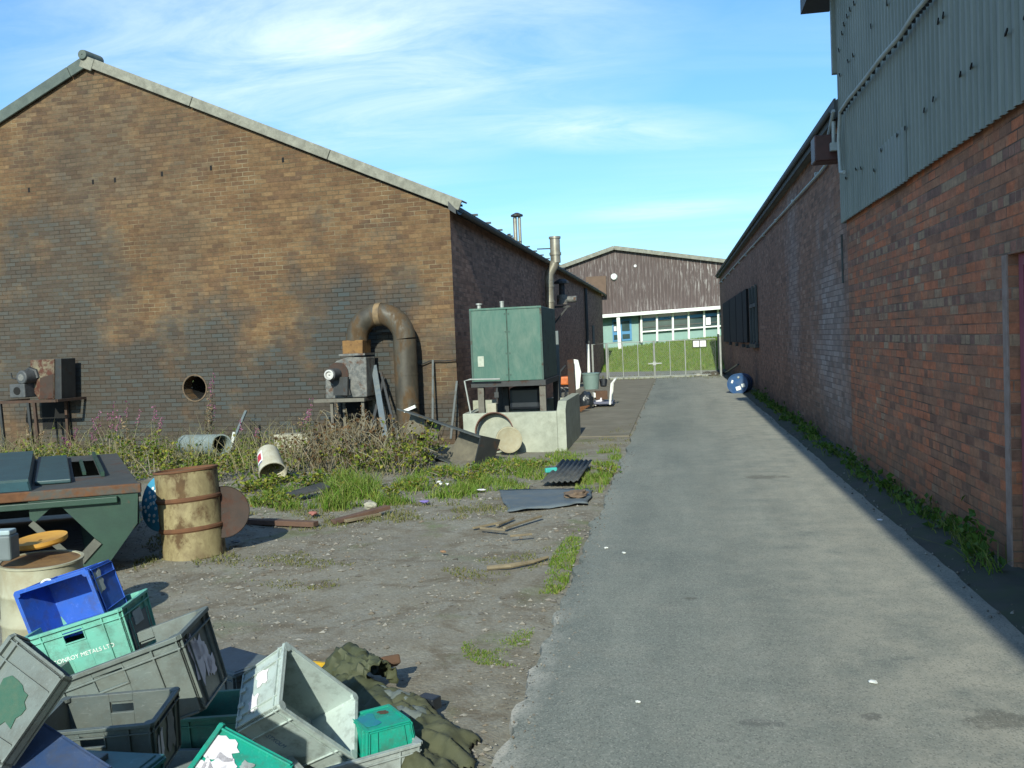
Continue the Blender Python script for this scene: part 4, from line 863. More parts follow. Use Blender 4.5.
heap('olive_tarpaulin', [(*gl(352, 696, .05), .15, .16, 1.3, .4), (*gl(375, 705, .05), .11, .16, 1.3, -.6)], m_tarp, 'crumpled olive tarpaulin bunched up beside the yellow crate', 'tarpaulin', 2, .035)
heap('canvas_sacking', [(*gl(398, 716, .03), .09, .17, 2.2, -.7), (*gl(428, 742, .03), .09, .15, 1.9, -.75), (*gl(446, 742, .02), .06, .09, 1.8, .25), (*gl(425, 766, .03), .09, .12, 1.6, -.9)], TPM, 'olive and grey canvas sacking sprawled on the gravel beside the upturned green crate', 'sacking', 7, .04)
heap('grey_cloth', [(*gl(392, 703, .05), .12, .09, 2.4, -.5), (*gl(415, 722, .05), .12, .08, 1.8, -.7)], M('grey_blue_cloth', (.15, .175, .165), (.08, .10, .09), 5, .9), 'grey blue cloth strip draped along the top of the canvas sacking', 'cloth', 12, .03)
# stiff folded flap of tarpaulin standing up like a hood
c1 = G(362, 686, .05); b = MB(); NA, NL = 26, 22; axv = V((.80, -.55, 0)).normalized(); pv = V((-axv.y, axv.x, 0))
for i in range(NL+1):
    for k in range(NA+1):
        u = i/NL; a = radians(-5+200*k/NA); r_ = .115*(1-.25*u)+.03*(1-abs(noise.noise(V((a*2.2, u*4, 3))))*2)+.014*noise.noise(V((a*6, u*11, 8)))
        b.v.append(c1+axv*(-.16+.30*u+.04*noise.noise(V((a*1.6, 2, 1))))+pv*(r_*cos(a)*1.1)+V((0, 0, max(.0, r_*sin(a)*1.15+.02))))
b.f = [(i*(NA+1)+k, i*(NA+1)+k+1, (i+1)*(NA+1)+k+1, (i+1)*(NA+1)+k) for i in range(NL) for k in range(NA)]; b.mi = [0]*len(b.f)
tag(b.build('folded_tarpaulin', m_tarp, smooth=True, solid=.006), 'stiff folded olive tarpaulin standing up like a hood behind the sacking', 'tarpaulin')
p = G(378, 672, .12); b = MB(); b.box(p+V((.03, .10, .02)), (.10, .08, .05), Matrix.Rotation(.6, 3, 'Z') @ Matrix.Rotation(-.5, 3, 'X')); tag(b.build('cardboard_box', m_card, bevel=.01), 'small dark brown box behind the folded olive tarpaulin', 'box')
p = G(429, 702, .06); b = MB(); b.box(p, (.10, .07, .06), Matrix.Rotation(-.4, 3, 'Z')); tag(b.build('black_block', m_bag, bevel=.008), 'small black block beside the sacking on the gravel', 'block')

# ================================================================ DRUMS, LIDS, SKIP
def hoopdrum(base, axis, r, h, mat, hoopm, label, topm, name='oil_drum', lid_drop=.02, hoops=(.34, .67), seg=40, cat='drum', grp=None):
    t = thing(name, base, label, cat, grp); ax = V(axis).normalized()
    prof = [(r*.97, 0), (r*1.0, .01), (r, h*.02)]
    for hf in hoops:
        if not hoopm: prof += [(r, h*hf-.02), (r*1.035, h*hf-.008), (r*1.035, h*hf+.008), (r, h*hf+.02)]
    prof += [(r, h*.985)]
    bod = MB().lathe(prof, base, ax, seg, True).build('body', mat, t, smooth=True)
    if hoopm:
        for hf in hoops: MB().lathe([(r+.001, h*hf-.022), (r*1.045, h*hf-.009), (r*1.045, h*hf+.009), (r+.001, h*hf+.022)], base, ax, seg).build('hoop', hoopm, t, smooth=True)
    MB().lathe([(r*1.002, h*.972), (r*1.04, h*.978), (r*1.04, h), (r*.96, h), (r*.95, h-lid_drop)], base, ax, seg).build('rim', hoopm or mat, t, smooth=True)
    MB().lathe([(r*.955, h-lid_drop), (r*.5, h-lid_drop+.004), (.004, h-lid_drop+.004)], base, ax, seg).build('lid', topm, t, smooth=True)
    return t
DB = G(189.5, 557); DB.z = -.01
dax = V((-.075, .03, 1)); DBc = V((DB.x, DB.y+.1, -.02))
hoopdrum(DBc, dax, .265, .78, m_drum, m_drumhoop, 'leaning rusty cream oil drum standing alone on the gravel', m_ochre)
# cream drum behind the crates
cc = G(33, 556, .62); r_ = .30; cc2 = V((cc.x+.02, cc.y-.02, 0))
p = PY(36, 556, 5.15); hoopdrum(V((p.x-.05, 5.25, -.02)), V((.03, -.02, 1)), .235, p.z-.02, m_cream, None, 'cream drum with a rusty ochre top behind the blue crate', m_ochre, lid_drop=.006)
top = V((p.x-.05, 5.25, p.z))
b = MB(); b.lathe([(.012, .0), (.15, .0), (.16, .012), (.16, .035), (.15, .03), (.012, .022)], top+V((-.06, .10, .035)), V((-.05, -.10, 1)), 26); tag(b.build('ochre_lid', M('yellow_ochre_paint', (.50, .27, .04), (.38, .18, .03), 8, .7), smooth=True), 'yellow ochre drum lid resting on top of the cream drum', 'lid')
q = PY(6, 556, 5.0); tin = thing('grey_canister', (q.x, 5.0, top.z), 'grey blue square canister with a pale cap on the left edge of the cream drum', 'canister')
b = MB(); b.box((q.x-.03, 5.02, top.z+.085), (.14, .12, .15), Matrix.Rotation(.2, 3, 'Z')); b.build('body', m_greyp, tin, bevel=.012)
b = MB(); b.box((q.x-.02, 5.02, top.z+.175), (.11, .09, .03), Matrix.Rotation(.2, 3, 'Z')); b.build('cap', M('pale_cap', (.35, .45, .47), None, 6, .6), tin, bevel=.008)
# rusty disc and blue spotted lid leaning behind the leaning drum
cdc = PY(223, 512, 7.75); b = MB(); nrm = V((.30, -.9, .25)).normalized(); b.lathe([(.004, 0), (.18, 0), (.222, .008), (.228, .018), (.228, -.012), (.004, -.012)], cdc, nrm, 34)
tag(b.build('rusty_disc', m_plate, smooth=True), 'dark rusty steel disc leaning against the right of the cream rusty drum', 'disc')
cdc = PY(160, 503, 7.78); lb = thing('drum_lid', cdc, 'blue drum lid with white spots leaning behind the left of the rusty drum', 'lid'); nrm = V((-.35, -.9, .2)).normalized()
b = MB(); b.lathe([(.004, .03), (.14, .025), (.22, .008), (.25, .0), (.255, -.02), (.004, -.02)], cdc, nrm, 32); b.build('disc', m_lidblue, lb, smooth=True)
ux = V((0, 0, 1)).cross(nrm).normalized(); uy = nrm.cross(ux); r4 = random.Random(9); spots = []
b = MB()
while len(spots) < 34:
    a, rr = r4.uniform(-.2, .2), r4.uniform(-.2, .2)
    if a*a+rr*rr < .19**2 and all((a-u)**2+(rr-v)**2 > .0014 for u, v in spots):
        spots.append((a, rr)); d = sqrt(a*a+rr*rr); hh = (.0325-.005*(d/.14)) if d < .14 else .0275-.017*(d-.14)/.08
        b.lathe([(.017, 0), (.015, .003), (.002, .004)], cdc+ux*a+uy*rr+nrm*(hh-.002), nrm, 8, False, True)
b.build('spot_pattern', m_white, lb)

# green skip
SP = V((-4.55, 7.35, 0)); ZR_ = .72
cor = G(139, 484, ZR_); lft = G(-30, 497, ZR_); sxd = (V((lft.x, lft.y, 0))-V((cor.x, cor.y, 0))).normalized()   # along the front rim to the left
syd = V((sxd.y, -sxd.x, 0)); syd = syd if syd.y > 0 else -syd
bkp = G(117, 453, ZR_); sd2 = V((bkp.x-cor.x, bkp.y-cor.y, 0)); SL = 2.35; SD = sd2.length; sd2.normalize()
def sf(px, py, d=0.0): return PN(px, py, V((cor.x, cor.y, 0))+syd*d, syd)
sk = thing('waste_skip', (cor.x, cor.y, 0), 'dark green steel skip with a rust lipped top and a torn open front', 'skip')
op = [sf(x, y) for x, y in ((28, 501), (138, 488), (137.5, 523), (110, 562), (88, 572), (79, 559.5), (95, 538), (57, 502.5), (34.5, 522.5), (30, 519))]
fp = MB(); fp.add(op, [tuple(range(len(op)))]); fp = fp.build('front_plate', m_skip, sk)
md = fp.modifiers.new('s', 'SOLIDIFY'); md.thickness = .012; md.offset = 0
# body behind the plate
c0 = V((cor.x, cor.y, 0)); zk = sf(137.5, 523).z; zb_ = max(.04, sf(88, 572).z)
def sp(a, d, z): return c0+sxd*a+sd2*d+V((0, 0, z))
a1 = (sf(88, 572)-c0).dot(sxd)
b = MB(); b.quad(sp(.012, .02, zk), sp(.012, SD, zk), sp(.012, SD, ZR_-.06), sp(.012, .02, ZR_-.06)); b.quad(sp(a1, .02, zb_), sp(a1, SD, zb_), sp(.012, SD, zk), sp(.012, .02, zk)); b.build('sloping_end', m_skip, sk, solid=.012)
b = MB(); b.quad(sp(.02, SD, .1), sp(SL, SD, .1), sp(SL, SD, ZR_-.06), sp(.02, SD, ZR_-.06)); b.quad(sp(a1, .1, zb_+.01), sp(SL, .1, .05), sp(SL, SD, .05), sp(a1, SD, zb_+.01)); b.quad(sp(SL, 0, .05), sp(SL, SD, .05), sp(SL, SD, ZR_-.06), sp(SL, 0, ZR_-.06)); b.build('inner_plates', m_dark, sk, solid=.012)
b = MB(); b.bar(sp(-.015, .0, ZR_-.03), sp(SL, .0, ZR_-.03), .05, .075); b.build('front_lip', m_skiprim, sk, bevel=.008)
b = MB(); b.bar(sp(.17, -.03, ZR_-.105), sp(SL, -.03, ZR_-.105), .05, .05); b.build('folded_channel', m_skip, sk, bevel=.006)
# top deck with an opening
oa, ob, od0, od1 = .26, .47, .9, 2.3
b = MB(); zt_ = ZR_-.004
for a_, b_, d0, d1 in ((.0, oa, .0, SD), (ob, SL, .03, SD), (oa, ob, .03, od0), (oa, ob, od1, SD)): b.quad(sp(a_, d0, zt_), sp(b_, d0, zt_), sp(b_, d1, zt_), sp(a_, d1, zt_))
b.build('top_deck', m_deck, sk)
b = MB(); b.bar(sp(.24, .75, ZR_+.02), sp(.24, SD-.1, ZR_+.02), .03, .04); b.bar(sp(.38, od0+.2, ZR_+.0), sp(.38, od1, ZR_+.0), .03, .03); b.build('deck_rib', m_skip, sk)
b = MB(); b.prism([sp(.50, .45, ZR_), sp(.78, .45, ZR_), sp(.78, SD-.2, ZR_), sp(.50, SD-.2, ZR_)], (0, 0, .035)); b.build('small_lid', m_skiplid, sk, bevel=.01)
b = MB(); b.prism([sp(.80, .12, ZR_), sp(SL, .12, ZR_), sp(SL, .22, ZR_+.08), sp(.82, .22, ZR_+.08)], syd*.02); b.prism([sp(.82, .2, ZR_+.06), sp(SL, .2, ZR_+.06), sp(SL, SD-.25, ZR_+.08), sp(.82, SD-.25, ZR_+.08)], (0, 0, .025)); b.prism([sp(.80, .12, ZR_), sp(.82, .22, ZR_+.08), sp(.82, SD-.25, ZR_+.08), sp(.80, SD-.2, ZR_)], sxd*.015); b.build('hinged_lid', m_skiplid, sk)
b = MB(); q = sf(46, 548, -.05); b.bar(sf(31, 523, -.01), sf(66, 553, .02), .02, .05); b.bar(sf(98, 541, -.02), sf(80, 561, -.02), .012, .07); b.build('bent_flap', M('bright_edge_steel', (.12, .125, .10), (.06, .06, .05), 8, .6), sk)
for i, (zz_,) in enumerate(((.62,), (.5,), (.42,))):
    b = MB(); b.cyl(sp(-.02, .12, zz_), sp(.02, .12, zz_), .02, seg=8); b.build('rivet', m_galv, sk)

# blue drum on its side by the right wall
c = G(738, 394); c = V((c.x+.0, c.y, .285)); ax = V((-.28, -.95, .02)).normalized()
t_ = thing('blue_drum', c, 'blue oil drum lying on its side against the foot of the right wall', 'drum'); bs = c-ax*.8
MB().lathe([(.27, 0), (.285, .02), (.285, .26), (.297, .275), (.285, .29), (.285, .53), (.297, .545), (.285, .56), (.285, .8), (.297, .805), (.297, .83), (.27, .83), (.265, .81), (.14, .812), (.004, .815)], bs, ax, 36, True).build('body', m_bdrum, t_, smooth=True)
ux = V((0, 0, 1)).cross(ax).normalized(); uy = ax.cross(ux)
if ux.x < 0: ux = -ux; 
uy = V((0, 0, 1))
f0 = bs+ax*.815
for (u, v, w_, h_, an) in ((.02, -.12, .14, .11, .3), (.16, -.04, .10, .10, .2), (-.15, .07, .05, .09, -.3)):
    b = MB(); cx_ = f0+ux*u+uy*v; e1 = ux*cos(an)+uy*sin(an); e2 = -ux*sin(an)+uy*cos(an); b.prism([cx_-e1*w_/2-e2*h_/2, cx_+e1*w_/2-e2*h_/2, cx_+e1*w_/2+e2*h_/2, cx_-e1*w_/2+e2*h_/2], ax*.006); b.build('paper_label', m_white, t_)
b = MB(); b.lathe([(.03, 0), (.03, .02), (.004, .022)], f0+uy*.19+ux*.03, ax, 10); b.build('bung', m_galv, t_)
b = MB(); p0, p1 = PX(724, 374, RX-.3), PX(738, 364.5, RX-.06); b.cyl(p0, p1, .035, seg=8); tag(b.build('black_pole', m_bag), 'short black pipe leaning on the wall behind the blue drum', 'pipe')
c = G(703, 374.5, .08); t_ = None
r6 = random.Random(4)
for i, (px, py, s_) in enumerate(((707, 375.5, .22), (713, 376, .26), (699, 376.4, .16), (720, 375.2, .22))):
    g = G(px, py); bm = bmesh.new(); bmesh.ops.create_icosphere(bm, subdivisions=2, radius=s_)
    for v in bm.verts: v.co *= 1+.35*noise.noise(v.co*6+V((i*3, 0, 0))); v.co.z *= .55
    me = bpy.data.meshes.new('rubble'); bm.to_mesh(me); bm.free(); me.materials.append(m_stone if i == 2 else m_soil); o = bpy.data.objects.new('rubble_lump', me); COL.objects.link(o); o.location = (g.x, g.y-.3, s_*.3)
    tag(o, ['brown rubble lump in front of the gate sign', 'largest dark rubble lump at the right foot of the gate', 'small pale rubble lump nearest the gate middle', 'dark rubble lump touching the right gate post'][i], 'rubble', 'rubble at the gate foot')

# ================================================================ TANK AND BUND
TX0, TX1, TY0, TY1, TZ0, TZ1 = -3.29, -2.11, 15.2, 17.0, 1.12, 2.31
bu = thing('concrete_bund', (-2.5, 15, 0), 'pale concrete bund wall boxing in the ground below the green tank', 'bund')
b = MB(); b.lohi((-3.42, 14.94, -.1), (-1.89, 15.08, .62)); b.build('front_wall', m_conc, bu, bevel=.012)
b = MB(); b.prism([(-1.887, 14.938, -.1), (-1.887, 17.2, -.1), (-1.887, 17.2, .77), (-1.887, 15.15, .77), (-1.887, 14.938, .64)], (.137, 0, 0)); b.build('side_wall', m_conc, bu)
b = MB(); b.lohi((-3.42, 15.083, -.1), (-3.28, 16.15, .62)); b.lohi((-3.7, 17.05, -.1), (-1.89, 17.18, .70)); b.build('rear_wall', m_conc, bu)
b = MB(); p = PY(492.5, 414, 15.0); b.box((p.x, 15.0, .70), (.15, .12, .155)); tag(b.build('concrete_block', m_stone, bevel=.01), 'small pale block standing on the front bund wall under the tank', 'block')
tk = thing('oil_tank', ((TX0+TX1)/2, 16, TZ0), 'square green steel oil tank raised on a dark frame by the workshop corner', 'tank')
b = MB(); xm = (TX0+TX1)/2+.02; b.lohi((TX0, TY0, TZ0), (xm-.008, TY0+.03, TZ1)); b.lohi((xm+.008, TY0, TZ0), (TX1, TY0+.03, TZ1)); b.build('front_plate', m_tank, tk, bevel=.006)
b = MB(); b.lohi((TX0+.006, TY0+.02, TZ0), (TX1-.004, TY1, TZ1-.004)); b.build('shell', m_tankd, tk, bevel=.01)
for x_ in (TX0+.012, TX1-.012): b = MB(); b.box((x_, TY0-.006, (TZ0+TZ1)/2), (.03, .012, TZ1-TZ0)); b.build('corner_angle', m_tankd, tk)
b = MB(); b.box(((TX0+TX1)/2, TY0-.008, TZ1-.012), (TX1-TX0, .016, .03)); b.build('top_lip', m_tank, tk)
for x_ in (xm-.03, xm+.03):
    for z_ in (TZ0+.1, TZ0+.45, TZ0+.8, TZ1-.1): b = MB(); b.cyl((x_, TY0-.012, z_), (x_, TY0, z_), .012, seg=6); b.build('bolt', m_tankd, tk)
b = MB(); b.tube([(TX0+.4, TY0+.02, TZ0-.09), (TX0+.4, TY0-.02, TZ0-.2), (TX0+.4, TY0-.02, .75)], .02, 8); b.box((TX0+.4, TY0-.02, TZ0-.22), (.07, .07, .09)); b.build('drain_pipe', m_dark, tk)
b = MB(); p = PY(481, 361.5, TY0); b.lohi((p.x-.05, TY0-.012, p.z-.085), (p.x+.05, TY0-.002, p.z+.085)); b.build('data_plate', M('plate_pale', (.42, .46, .38), None, 20, .7), tk)
for px, h_ in ((479, .09), (502, .11)):
    p = PY(px, 306, 15.9); b = MB(); b.cyl((p.x, 15.9, TZ1), (p.x, 15.9, TZ1+h_), .035, seg=10); b.cyl((p.x, 15.9, TZ1+h_), (p.x, 15.9, TZ1+h_+.025), .055 if px < 500 else .04, seg=10); b.build('vent_pipe', m_galv, tk)
b = MB(); b.lohi((TX0-.02, TY0-.03, TZ0-.09), (TX1+.03, TY0+.06, TZ0-.003)); b.lohi((TX0-.02, TY1-.1, TZ0-.09), (TX1+.03, TY1, TZ0-.003)); b.lohi((TX1-.05, TY0+.063, TZ0-.09), (TX1+.03, TY1-.103, TZ0-.003)); b.lohi((TX0-.02, TY0+.063, TZ0-.09), (TX0+.05, TY1-.103, TZ0-.003)); b.build('support_frame', m_dark, tk)
m_leg = M('stand_leg', (.15, .14, .115), (.09, .085, .07), 6, .8, rust=((.1, .05, .03), .6, 6))
for x, y, mm in ((TX0+.13, TY0+.05, m_leg), (TX1-.03, TY0+.05, m_leg), (TX0+.13, TY1-.1, m_dark), (TX1-.02, TY1-.1, m_dark), (TX0+.42, TY0+.7, m_dark)):
    b = MB(); b.lohi((x-.05, y-.05, 0), (x+.05, y+.05, TZ0-.093)); b.build('leg', mm, tk)
b = MB(); b.lohi((TX0+.5, 15.75, .6), (TX1-.15, 16.6, .98)); b.lohi((TX0+.3, 15.6, .0), (TX1-.1, 16.7, .5)); tag(b.build('dark_machine', m_bag, bevel=.05), 'dark covered machine lying in the shadow underneath the green tank', 'machine')
b = MB(); P0 = [PY(x, y, 15.05) for x, y in ((471, 415), (464.5, 381), (470, 379.5), (500, 379))]; b.tube(P0, .014, 6); tag(b.build('bent_rod', m_galv, smooth=True), 'thin bent grey rod hooked between the tank frame and the bund', 'rod')
# ring and pale disc leaning on the bund
c = V((PY(496, 437, 14.75).x, 14.72, .30)); nr = V((.12, -.97, .22)).normalized()
b = MB(); b.lathe([(.29, -.12), (.305, -.12), (.305, .06), (.29, .06), (.29, -.12)], c+V((-.03, .06, .04)), nr, 36); tag(b.build('rusty_hoop', M('hoop_brown', (.16, .075, .05), (.09, .05, .04), 8, .85), smooth=True), 'rusty brown steel hoop leaning on the front of the bund', 'hoop')
q = PY(508.5, 444.5, 14.4); c = V((q.x, 14.45, .235)); nr = V((.32, -.93, .18)).normalized()
b = MB(); b.lathe([(.004, .012), (.17, .012), (.185, .022), (.205, .02), (.21, 0), (.205, -.03), (.004, -.03)], c, nr, 34); tag(b.build('pale_disc', M('pale_disc_paint', (.36, .34, .24), (.27, .25, .17), 6, .8, dirt=((.25, .2, .11), .6, 7)), smooth=True), 'round pale drum end propped in front of the rusty hoop', 'disc')
# steel trough
A = PY(412, 412, 14.95); Bq = PY(497, 441, 13.55); ax = (Bq-A); TLn = ax.length; ax.normalize()
dn = V((-.34, -.04, -.90)); dn = (dn-ax*dn.dot(ax)).normalized(); fw = ax.cross(dn); fw = fw if fw.y < 0 else -fw
tr = thing('steel_trough', A, 'dark grey steel channel section lying tilted in front of the bund', 'steel channel'); Hc = .50; Dp = .27
m_beam = M('dull_dark_steel', (.085, .10, .10), (.05, .058, .06), 5, .65, rust=((.12, .09, .05), .60, 4))
def tp3(a, h, d): return A+ax*a+dn*h+fw*d
b = MB(); b.prism([tp3(-.05, 0, -.02), tp3(TLn, 0, -.02), tp3(TLn, 0, Dp), tp3(-.05, 0, Dp)], dn*.016); b.build('top_flange', m_beam, tr)
b = MB(); b.prism([tp3(0, .017, .0), tp3(TLn*.38, .017, .0), tp3(TLn*.38, Hc*.62, .0), tp3(0, Hc*.62, .0)], fw*.012); b.prism([tp3(TLn*.62, .017, .0), tp3(TLn-.012, .017, .0), tp3(TLn-.012, Hc, .0), tp3(TLn*.5, Hc, .0), tp3(TLn*.58, Hc*.5, .0)], fw*.012); b.build('web', M('dusty_web', (.19, .17, .12), (.11, .10, .075), 4, .8, dirt=((.05, .05, .045), .5, 5)), tr)
b = MB(); b.prism([tp3(TLn*.22, Hc, -.02), tp3(TLn, Hc, -.02), tp3(TLn, Hc, Dp+.05), tp3(TLn*.22, Hc, Dp+.05)], dn*.016); b.build('bottom_flange', m_beam, tr)
b = MB(); b.prism([tp3(TLn-.01, -.03, -.05), tp3(TLn-.01, -.03, Dp+.06), tp3(TLn-.01, Hc+.02, Dp+.03), tp3(TLn-.01, Hc+.02, -.03)], ax*.02); b.build('end_plate', m_dark, tr)
b = MB(); b.prism([tp3(TLn*.3, .02, .013), tp3(TLn*.3, .02, Dp*.8), tp3(TLn*.27, Hc*.5, .1), tp3(TLn*.27, Hc*.62, .013)], ax*.012); b.build('stiffener', m_dark, tr)

m_pulley = M('pulley_grey', (.5, .5, .48), (.38, .38, .36), 8, .5)
# ================================================================ FANS ON THE GABLE
FX = thing('extractor_fan', gp(-5.8, .3, .9), 'grey scroll fan with a rusty U shaped duct bending down the gable', 'extractor fan')
pd = .42                                      # duct axis stands this far off the wall
sL_, zL_ = gw(357.5, 352, pd); sR_, zR_ = gw(405, 350, pd); zt0 = gw(380, 318, pd)[1]; rad = abs(sR_-sL_)/2; rd = .195
sm = (sL_+sR_)/2; zc_ = gw(380, 303, pd)[1]-rd-rad
path = [gp(sm-rad*cos(a), pd, zc_+rad*sin(a)) for a in [pi*i/16 for i in range(17)]]
b = MB(); b.tube(path, rd, 24); b.build('duct_bend', m_duct, FX, smooth=True)
b = MB(); b.cyl(gp(sm+rad, pd, zc_-.01), gp(sm+rad, pd, .15), rd*1.03, seg=24); b.build('duct_downpipe', m_duct, FX, smooth=True)
for z_ in (.75, 1.25): MB().cyl(gp(sm+rad, pd, z_), gp(sm+rad, pd, z_+.03), rd*1.06, seg=24).build('duct_seam', m_duct, FX, smooth=True)
k = path[8]; b = MB(); b.tube([path[8]-GD*.05, path[8]+GD*.05], rd*1.03, 24); b.build('duct_joint', M('rust_streak', (.24, .165, .085), (.09, .065, .04), 9, .8), FX, smooth=True)
s0_, z0_ = gw(347, 354, pd); s1_, z1_ = gw(366, 333, pd)
b = MB(); b.prism([gp(sm-rad-.20, pd+.19, z0_-.0), gp(sm-rad+.17, pd+.19, z0_), gp(sm-rad+.185, pd+.19, zc_+.01), gp(sm-rad-.195, pd+.19, zc_+.01)], -GN*.38); b.build('transition_box', m_ochre, FX, bevel=.01)
b = MB(); b.prism([gp(sm-rad-.25, pd+.24, z0_-.03), gp(sm-rad+.23, pd+.24, z0_-.03), gp(sm-rad+.23, pd+.24, z0_+.005), gp(sm-rad-.25, pd+.24, z0_+.005)], -GN*.48); b.build('duct_flange', m_fan, FX)
pf = pd+.2
pts = [gw(x, y, pf) for x, y in ((366, 357), (367, 397), (326, 399), (325, 382), (328, 369), (336, 361), (347, 357))]
b = MB(); b.prism([gp(s, pf, z) for s, z in pts], -GN*.42); b.build('scroll_housing', m_fan, FX, bevel=.02)
ms, mz = gw(337, 374, pf); b = MB(); b.cyl(gp(ms, pf+.0, mz), gp(ms, pf+.30, mz), .10, seg=20); b.build('motor', m_motor, FX, smooth=True)
b = MB(); b.lathe([(.085, .30), (.085, .34), (.06, .345), (.05, .31), (.02, .31), (.004, .345)], gp(ms, pf, mz), GN, 20, True); b.build('pulley', m_pulley, FX, smooth=True)
b = MB(); ss = gw(340, 395, pf); b.prism([gp(ms-.05, pf+.08, ss[1]), gp(ms+.28, pf+.08, ss[1]), gp(ms+.2, pf+.08, mz-.05), gp(ms-.02, pf+.08, mz-.05)], GN*.012); b.bar(gp(ms+.22, pf+.12, mz-.05), gp(ms+.2, pf+.12, ss[1]), .08, .08); b.build('motor_bracket', m_dark, FX)
b = MB(); b.cyl(gp(ms+.02, pf+.001, mz), gp(ms+.02, pf+.02, mz), .2, seg=22); b.build('rusty_back_plate', m_plate, FX)
fz_ = gw(340, 400, pf)[1]; b = MB(); b.bar(gp(gw(322, 400, pf)[0]-.1, pf+.1, fz_), gp(gw(367, 398, pf)[0], pf+.1, fz_), .06, .06); b.bar(gp(gw(330, 400, pf)[0], .02, fz_), gp(gw(330, 400, pf)[0], pf+.1, fz_), .05, .05); b.bar(gp(gw(365, 400, pf)[0], .02, fz_), gp(gw(365, 400, pf)[0], pf+.1, fz_), .05, .05); b.build('stand_rail', m_leg, FX)
for px, pl in ((333, pf), (364, pf), (333, .1), (364, .1)):
    s_ = gw(px, 400, pf)[0]; b = MB(); b.bar(gp(s_, pl+.05, fz_-.03), gp(s_, pl+.05, -.05), .05, .05, up=(1, 0, 0)); b.build('stand_leg', m_leg, FX)
b = MB(); b.bar(gp(sm-rad+.1, .25, zc_+rad*.35), gp(sm+rad-.1, .25, zc_+rad*.35), .03, .04); b.build('duct_brace', m_dark, FX)
s_, z_ = gw(360, 432, .01); b = MB(); b.prism([gp(s_-.35, .012, 0), gp(s_+.18, .012, 0), gp(s_+.18, .012, .78), gp(s_-.35, .012, .78)], -GN*.01); b.build('inlet_opening', m_black, FX)
# posts and planks leaning on the gable between fan and duct
for i, (x0, y0, x1, y1, w_, mm, lb) in enumerate(((374, 366, 386, 440, .10, m_sheet, 'broad grey plank leaning on the gable beside the fan'), (381, 372, 398, 440, .04, m_dark, 'thin dark bar leaning just right of the broad grey plank'), (372, 412, 356, 440, .05, m_dark, 'short dark bar slanting under the rusty fan'), (384, 378, 371, 430, .05, m_dark, 'dark bar crossing behind the broad grey plank'))):
    a_ = gp(*((gw(x0, y0, .25)[0]), .25, gw(x0, y0, .25)[1])); c_ = gw(x1, y1, .9); c_ = gp(c_[0], .9, max(0, c_[1])); b = MB(); b.bar(a_, c_, w_, .04, up=(0, -1, .3)); tag(b.build('leaning_plank', mm), lb, 'plank')
for i, (x0, y0, x1, y1, lb) in enumerate(((457, 381, 451, 424, 'pale thin batten leaning at the corner of the workshop'), (433, 360, 433, 416, 'thin grey upright batten against the gable left of the corner'))):
    a_ = gw(x0, y0, .1); c_ = gw(x1, y1, .35); b = MB(); b.bar(gp(a_[0], .1, a_[1]), gp(c_[0], .4, max(c_[1]-.25, 0)), .035, .025, up=(0, -1, .3)); tag(b.build('leaning_batten', m_beam), lb, 'batten')
b = MB(); pts_ = [gw(x, y, .06) for x, y in ((418, 366), (430, 361), (445, 361), (456, 360))]; b.tube([gp(s, .06, z) for s, z in pts_], .012, 5); tag(b.build('slack_cable', m_dark), 'slack dark cable sagging along the gable near the corner', 'cable')
q = gw(412, 409, .55); b = MB(); b.bar(gp(q[0]-.12, .62, q[1]-.03), gp(q[0]+.09, .62, q[1]+.05), .04, .05); tag(b.build('white_strip', m_white), 'short white strip lying at the foot of the duct', 'strip')

F2 = thing('rusted_fan', gp(-12, .4, 1), 'rust patched boxy fan with twin motors bracketed to the left of the gable', 'extractor fan')
p2 = .60
def fpoly(pts, p, dep, nm, mat, bev=.012):
    b = MB(); b.prism([gp(*(lambda q: (q[0], p, q[1]))(gw(x, y, p))) for x, y in pts], -GN*dep); return b.build(nm, mat, F2, bevel=bev)
fpoly(((30, 360), (54, 359), (54, 399), (39, 400), (31, 388)), p2, .42, 'fan_casing', m_fanrust)
fpoly(((53.9, 359), (61, 358.5), (61.5, 399.5), (54, 400)), p2-.03, .4, 'casing_side', m_dark)
fpoly(((40, 378), (53, 374), (53.2, 398), (40, 399)), p2+.012, .01, 'rust_plate', m_plate, 0)
for (px, py, r_) in ((21, 377.5, .13), (17, 391, .15)):
    s_, z_ = gw(px, py, p2+.25); b = MB()
    if r_ < .14: b.cyl(gp(s_, p2+.25, z_), gp(s_+.05, p2-.2, z_), r_, seg=18)
    else: b.prism([gp(s_-.17, p2+.25, z_-.13), gp(s_+.17, p2+.25, z_-.13), gp(s_+.17, p2+.25, z_+.13), gp(s_-.17, p2+.25, z_+.13)], -GN*.4)
    mo = b.build('motor', m_motor, F2, smooth=r_ < .14, bevel=.02)
    b = MB(); b.cyl(gp(s_, p2+.24, z_), gp(s_, p2+.258, z_), r_*.5, seg=14); b.build('shaft_cover', m_black if r_ > .14 else m_fan, mo)
b = MB(); b.tube([gp(*(lambda q: (q[0], p2, q[1]))(gw(x, y, p2))) for x, y in ((26, 372), (30, 369), (36, 371), (38, 378))], .045, 8); b.build('belt_guard', m_dark, F2, smooth=True)
b = MB(); b.tube([gp(*(lambda q: (q[0], p2, q[1]))(gw(x, y, p2))) for x, y in ((11, 373), (12, 378), (16, 379), (19, 376))], .015, 6); b.build('lifting_eye', m_dark, F2, smooth=True)
